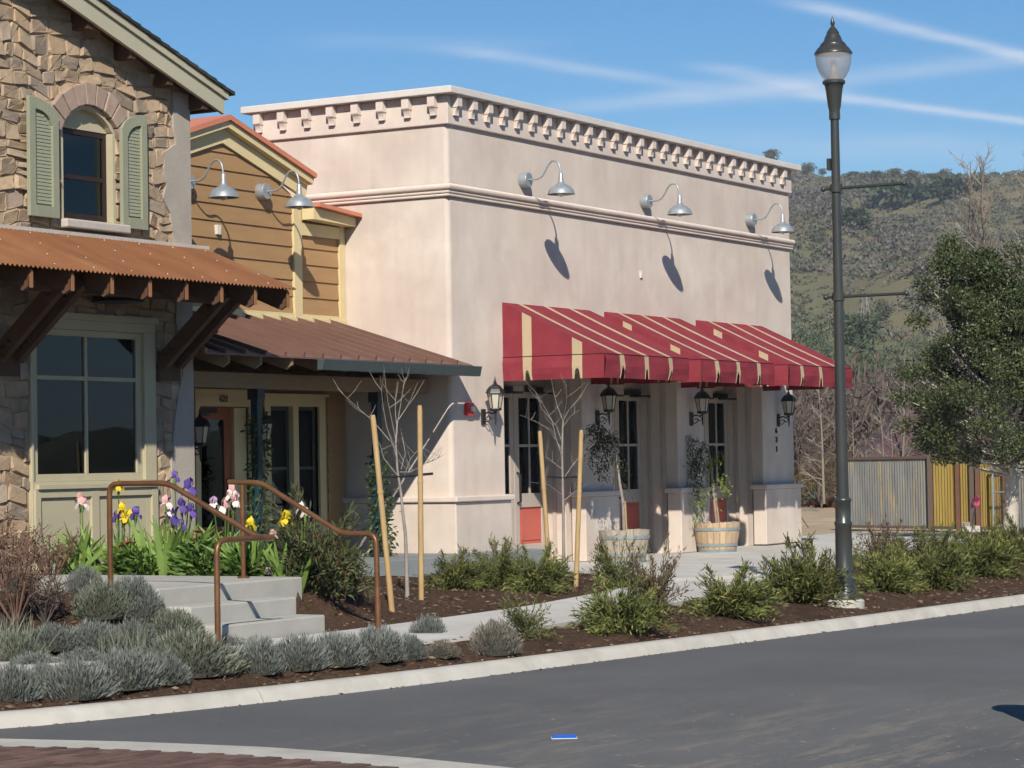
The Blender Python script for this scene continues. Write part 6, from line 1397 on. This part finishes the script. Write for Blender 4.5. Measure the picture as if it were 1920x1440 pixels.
for c, r in clumps:
    z0 = np.interp(c[2]*.72, [p[2] for p in tk], range(len(tk))); i = min(len(tk)-2, int(z0)); s0 = tk[i]+(tk[i+1]-tk[i])*(z0-i); s0 = s0*.98
    if g_.random() < .55: lb.tube([s0, s0+(c-s0)*.5+np.array([0, 0, -.08]), c], [.032, .02, .006], 5)
    k = int(400*r/.3)
    q = rng.normal(size=(k, 3)); q /= np.linalg.norm(q, axis=1, keepdims=True); rad_ = r*rng.random((k, 1))**.45; q = q*rad_*np.array([1, 1, .72]); P.append(c+q); D.append(q/r+rng.normal(size=(k, 3))*.6+np.array([0, 0, .15]))
lb.build('limbs', 'bark_white', oak, smooth=70, local=True); P = np.concatenate(P); D = np.concatenate(D); leaves('crown', P, D, .040+.040*rng.random(len(P)), .022+.018*rng.random(len(P)), 'oak_leaf', oak)
# ------------------------------------------------------------------ house with maroon roof, bare trees and brush beyond the fence
hd = 92; hA, hB = atd(1700, 768, hd), atd(1600, 872, hd)
hs = thing('far_house', 'house with maroon hipped roof behind the fence', 'house', (hA[0], hA[1], -.4))
ax_ = np.array([cr[0], cr[1], 0]); ax_ /= np.linalg.norm(ax_); ay_ = np.array([cf[0], cf[1], 0]); ay_ /= np.linalg.norm(ay_); base = np.array([hA[0], hA[1], 0]); hw = np.dot(hB-hA, ax_)
ez, tz_ = 1.25, hA[2]
c4 = [base+ax_*hw*1.05-ay_*4, base-ax_*hw*5-ay_*4, base-ax_*hw*5+ay_*4, base+ax_*hw*1.05+ay_*4]; r2 = [base+ay_*0, base-ax_*hw*4]
vs = [(*p[:2], ez) for p in c4]+[(*p[:2], tz_) for p in r2]
rm_ = MB().add(vs, [(0, 1, 5, 4), (1, 2, 5), (2, 3, 4, 5), (3, 0, 4)]).build('roof', 'roof_maroon', hs)
wl_ = MB().prism([(p[0], p[1]) for p in [base+ax_*hw*.95-ay_*3.5, base-ax_*hw*4.9-ay_*3.5, base-ax_*hw*4.9+ay_*3.5, base+ax_*hw*.95+ay_*3.5]], -.5, ez-.02).build('wall', 'house_wall', hs)
def bare_tree(px, py0, py1, d, m, label, seed, spread=.32, n1=26, narrow=False, group='bare winter trees behind the lot', lean=0, dense=1.0, twig=.008):
    g = random.Random(seed); b = atd(px, py0, d); b[2] = min(b[2], .0); H = (py0-py1)*d/FPX; t = thing('bare_tree', label, 'tree', b, group); tr_ = MB(); br = MB()
    tp_ = np.array([g.gauss(0, .03)*H+lean*H*cr[0], g.gauss(0, .03)*H+lean*H*cr[1], H]); r0 = H*.012
    path = [tp_*u+np.array([math.sin(u*5+seed)*.02*H, math.cos(u*4+seed)*.02*H, 0])*u for u in np.linspace(0, 1, 9)]; tr_.tube(path, [r0*(1-u*.93)+.005 for u in np.linspace(0, 1, 9)], 6); tr_.build('trunk', m, t, smooth=70, local=True)
    def grow(p, v, L, r, lev):
        q = p+v*L*.55+np.array([g.gauss(0, .05), g.gauss(0, .05), 0])*L; e = q+(v+np.array([0, 0, .25]))*L*.45; br.tube([p, q, e], [r, r*.7, r*.4], 3)
        if lev <= 0: return
        for k in range(int(g.randint(3, 4)*dense)):
            u = g.uniform(.3, 1); s = p+(q-p)*min(1, u*1.8) if u < .55 else q+(e-q)*(u-.55)/.45; vv = v*.7+np.array([g.gauss(0, .5), g.gauss(0, .5), g.gauss(.12, .35)]); grow(s, vv/np.linalg.norm(vv), L*g.uniform(.4, .62), max(twig, r*.55), lev-1)
    for k in range(n1):
        u = .12+.84*(k/n1)+g.uniform(-.02, .02); i = min(7, int(u*8)); s = path[i]+(path[i+1]-path[i])*(u*8-i); a = g.uniform(0, 6.283); el = g.uniform(.9, 1.25) if narrow else g.uniform(.25, 1.0); v = np.array([math.cos(a)*math.cos(el), math.sin(a)*math.cos(el), math.sin(el)]); grow(s, v, H*spread*(1.05-u*.75)*g.uniform(.6, 1.1), max(.012, r0*.35*(1-u*.6)), 2)
    br.build('branches', m, t, local=True)
bare_tree(1545, 945, 700, 78, 'twig_pale', 'pale straight bare trunk between end pier and lamp post', 1, .22, 16); bare_tree(1688, 905, 640, 88, 'twig_pale', 'pale forked bare tree beside the oak crown', 2, .25, 20, lean=.02)
bare_tree(1880, 900, 272, 110, 'twig_pale', 'tall thin bare poplar above the oak, at the picture edge', 3, .22, 60, True, 'bare poplars above the oak'); bare_tree(1838, 900, 288, 112, 'twig_pale', 'tall thin bare poplar above the oak, nearest the lamp post', 4, .2, 56, True, 'bare poplars above the oak'); bare_tree(1925, 900, 300, 112, 'twig_pale', 'tall thin bare poplar partly outside the picture', 5, .22, 56, True, 'bare poplars above the oak')
i_ = 0
for (px, py1, d, m, lab) in ((1500, 730, 95, 'twig_brown', 'brown bare tree hard by the end pier'), (1520, 690, 100, 'twig_brown', 'brown bare tree under the last awning corner'), (1575, 700, 104, 'twig_brown', 'brown bare tree right behind the lamp post'), (1610, 720, 108, 'twig_brown', 'brown bare tree over the grey fence end'), (1640, 690, 112, 'twig_brown', 'brown bare tree above the maroon roof ridge'), (1660, 760, 84, 'twig_pale', 'pale bare sapling before the maroon roof'), (1600, 780, 82, 'twig_pale', 'pale bare sapling at the maroon roof edge'), (1715, 680, 112, 'twig_brown', 'brown bare tree half behind the oak crown'), (1480, 700, 92, 'twig_brown', 'brown bare tree mostly hidden by the end pier'), (1625, 820, 80, 'twig_pale', 'thin pale sapling just over the grey fence'), (1560, 760, 84, 'twig_brown', 'short brown bare tree beside the pale trunk'), (1535, 800, 82, 'twig_brown', 'bushy brown bare tree behind the agaves'), (1675, 800, 82, 'twig_pale', 'thin pale sapling over the middle of the maroon roof')):
    bare_tree(px, 940, py1, d, m, lab, 40+i_, .36, 22 if m == 'twig_brown' else 12, dense=1.0, twig=.007 if m == 'twig_brown' else .005); i_ += 1
# brush: an uncountable thicket of twigs along the creek below the hill
def brush(name, label, pxr, dr, n, hr, m, sz, k=10):
    g = np.random.default_rng(len(name)+n); P = []; D = []; L = []
    for _ in range(n):
        px = g.uniform(*pxr); d = g.uniform(*dr); c = atd(px, 868, d); z0 = max(-.4, hillz(math.atan2(-np.dot(c-CAM, _u), np.dot(c-CAM, _f)) if False else 0, 0)) if False else -.4
        az_ = YAW-math.atan2(c[1]-CAM[1], c[0]-CAM[0]); z0 = max(-.4, hillz(az_, math.hypot(c[0]-CAM[0], c[1]-CAM[1]))); h = g.uniform(*hr)
        for _ in range(k): P.append((c[0]+g.normal()*h*.3, c[1]+g.normal()*h*.3, z0+h*g.random()**.8)); D.append(g.normal(size=3)*np.array([.6, .6, .5])+np.array([0, 0, .55])); L.append(sz*(.5+g.random()))
    L = np.array(L); o = leaves(name, P, D, L, L*.10, m); tag(o, label, 'brush', kind='stuff')
brush('creek_brush', 'brown thicket of bare twigs behind the fence', (1380, 2050), (96, 135), 900, (2.0, 5.2), 'twig_brown', .9, 26); brush('creek_undergrowth', 'low reddish undergrowth behind the dirt lot', (1380, 1750), (82, 98), 220, (.8, 2.0), 'shrub_leaf_red', .45, 26)
brush('creek_willows', 'olive green willow scrub at the foot of the hill', (1380, 2050), (140, 190), 420, (2.2, 5.5), 'hill_green', .8, 30)
# ------------------------------------------------------------------ scrub and trees on the hill
def clump_tree(name, px, py, d_lo, wpx, hpx, m, label, group, seed, trunk=True):
    """a tree standing on the slope where its foot is seen."""
    g = np.random.default_rng(seed); dr_ = ray(px, py); d = d_lo
    while d < 1000:
        p = CAM+dr_*d; az_ = YAW-math.atan2(p[1]-CAM[1], p[0]-CAM[0])
        if p[2] <= hillz(az_, math.hypot(p[0]-CAM[0], p[1]-CAM[1])): break
        d += 1.0
    if d >= 1000: d = 745; p = CAM+dr_*d
    dd_ = depth(p); w_ = wpx*dd_/FPX; h = hpx*dd_/FPX; t = thing(name, label, 'tree', p, group); n = 900; q = g.normal(size=(n, 3)); q /= np.linalg.norm(q, axis=1, keepdims=True); lump = 1+.25*np.sin(q[:, 0]*5+seed)+.2*np.sin(q[:, 2]*7+seed*2)
    q = q*(lump*g.random(n)**.35)[:, None]; P = q*np.array([w_/2, w_/2, h*.42])+np.array([0, 0, h*.58]); leaves('crown', P, q+g.normal(size=(n, 3))*.5, w_*.13*(.5+g.random(n)), w_*.07, m, t)
    MB().tube([(0, 0, -1), (0, 0, h*.5)], [w_*.05, w_*.03], 6).build('trunk', 'bark_brown', t, local=True)
rg = 'oaks along the ridge'
for i, (px, py, w_, h, lab) in enumerate(((1447, 300, 26, 22, 'lone oak showing over the cornice end'), (1515, 326, 26, 20, 'round oak on the ridge nearest the building'), (1542, 328, 14, 14, 'small bare oak on the ridge beside the lamp post'), (1600, 334, 30, 12, 'low scrub oak on the ridge past the lamp post'), (1645, 336, 22, 16, 'dark oak on the ridge above the banner arm'), (1680, 336, 24, 22, 'taller oak on the ridge beside the banner arm tip'), (1710, 337, 26, 20, 'airy oak on the ridge just past the arm tip'), (1770, 338, 30, 20, 'wide oak on the ridge left of the poplars'), (1750, 338, 20, 14, 'small oak on the ridge between two larger ones'), (1620, 335, 16, 10, 'tiny oak on the ridge over the arm middle'), (1840, 342, 26, 18, 'oak on the ridge behind the poplar twigs'))):
    clump_tree('ridge_oak', px, py+2, 500, w_, h, 'chaparral' if i in (0, 1, 2, 5, 6, 7) else 'hill_green', lab, rg, i)
for i, (px, py, w_, h, lab) in enumerate(((1700, 385, 130, 34, 'dark green oak grove high on the hill past the lamp post'), (1790, 370, 90, 34, 'dark green oak grove high on the hill near the poplars'), (1615, 655, 70, 62, 'dark green pine low on the hill beside the lamp post'), (1590, 630, 40, 40, 'dark green tree low on the hill behind the lamp post'), (1655, 605, 34, 40, 'single grey oak on the open slope below the arm tip'), (1600, 425, 60, 30, 'green shrub patch on the slope behind the lamp post'))):
    clump_tree('hill_oak', px, py, 120, w_, h, 'hill_green' if i != 4 else 'chaparral', lab, 'dark trees on the hillside', 50+i)
g_ = np.random.default_rng(77)
PA = {'chaparral': [[], [], []], 'chaparral_mauve': [[], [], []], 'hill_green': [[], [], []]}
for _ in range(21000):
    a = g_.uniform(.02, .24) if g_.random() < .85 else g_.uniform(-.6, .6); d = 150+610*g_.random()**.75
    ph_ = math.sin(a*55+d*.013)+math.sin(a*31-d*.027+2)+math.sin(a*120+d*.04)*.6
    if ph_*.6 < -.15+g_.normal()*.9: continue
    x, y = CAM[0]+d*math.cos(YAW-a), CAM[1]+d*math.sin(YAW-a); z = hillz(a, d); m = 'chaparral' if math.sin(a*40+d*.01+1)+g_.normal()*.6 > -.1 else 'chaparral_mauve'
    if g_.random() < .05: m = 'hill_green'
    r = g_.uniform(.6, 1.6)*(.5+d/1200); k = 40; q = g_.normal(size=(k, 3)); q /= np.linalg.norm(q, axis=1, keepdims=True); q[:, 2] = np.abs(q[:, 2])
    PA[m][0].append(np.array([x, y, z-.2])+q*r*(.55+.45*g_.random((k, 1)))*np.array([1.25, 1.25, .85])); PA[m][1].append(q+g_.normal(size=(k, 3))*.6); PA[m][2].append(r*(.30+.30*g_.random(k)))
for m, lab in (('chaparral', 'grey green sage scrub spread over the hillside'), ('chaparral_mauve', 'mauve grey leafless scrub spread over the hillside'), ('hill_green', 'scattered darker green bushes on the hillside')):
    L = np.concatenate(PA[m][2]); o = leaves('hill_scrub', np.concatenate(PA[m][0]), np.concatenate(PA[m][1]), L, L*.75, m); tag(o, lab, 'scrub', kind='stuff')
# lattice pylon low on the slope
pd_ = 260; pb = atd(1623, 604, pd_); pt = atd(1622, 552, pd_); pyl = thing('pylon', 'slender lattice power pylon low on the hillside', 'pylon', pb); Hh = (pt-pb)[2]; mm = MB()
for sx_, sy_ in ((1, 1), (1, -1), (-1, 1), (-1, -1)): mm.tube([(sx_*.5, sy_*.5, -.5), (sx_*.12, sy_*.12, Hh)], .03, 4)
mm.build('legs', 'steel_far', pyl, local=True); mm = MB()
for k in range(9):
    z0, z1 = Hh*k/9, Hh*(k+1)/9; w0, w1 = .5-.38*k/9, .5-.38*(k+1)/9
    mm.tube([(-w0, -w0, z0), (w1, -w1, z1)], .018, 3); mm.tube([(w0, -w0, z0), (-w1, -w1, z1)], .018, 3); mm.tube([(-w0, w0, z0), (-w1, -w1, z1)], .018, 3)
mm.build('lattice', 'steel_far', pyl, local=True); MB().tube([(-.6, 0, Hh*.93), (.6, 0, Hh*.93)], .025, 4).tube([(-.45, 0, Hh*.8), (.45, 0, Hh*.8)], .025, 4).build('cross_arms', 'steel_far', pyl, local=True)
# ------------------------------------------------------------------ thin valley haze
hz = MB().box(-3200, 3200, -3200, 3200, -2.5, 125).build('haze', 'globe'); hz.data.materials.clear(); tag(hz, 'thin pale valley haze', 'haze', kind='stuff')
vm = bpy.data.materials.new('haze_air'); vm.use_nodes = True; vn = vm.node_tree; vn.nodes.remove(vn.nodes['Principled BSDF']); pv = vn.nodes.new('ShaderNodeVolumePrincipled')
pv.inputs['Color'].default_value = (.80, .88, 1.0, 1); pv.inputs['Density'].default_value = .00030; pv.inputs['Anisotropy'].default_value = .1
vn.links.new(pv.outputs[0], vn.nodes['Material Output'].inputs['Volume']); hz.data.materials.append(vm)
bpy.context.view_layer.update()
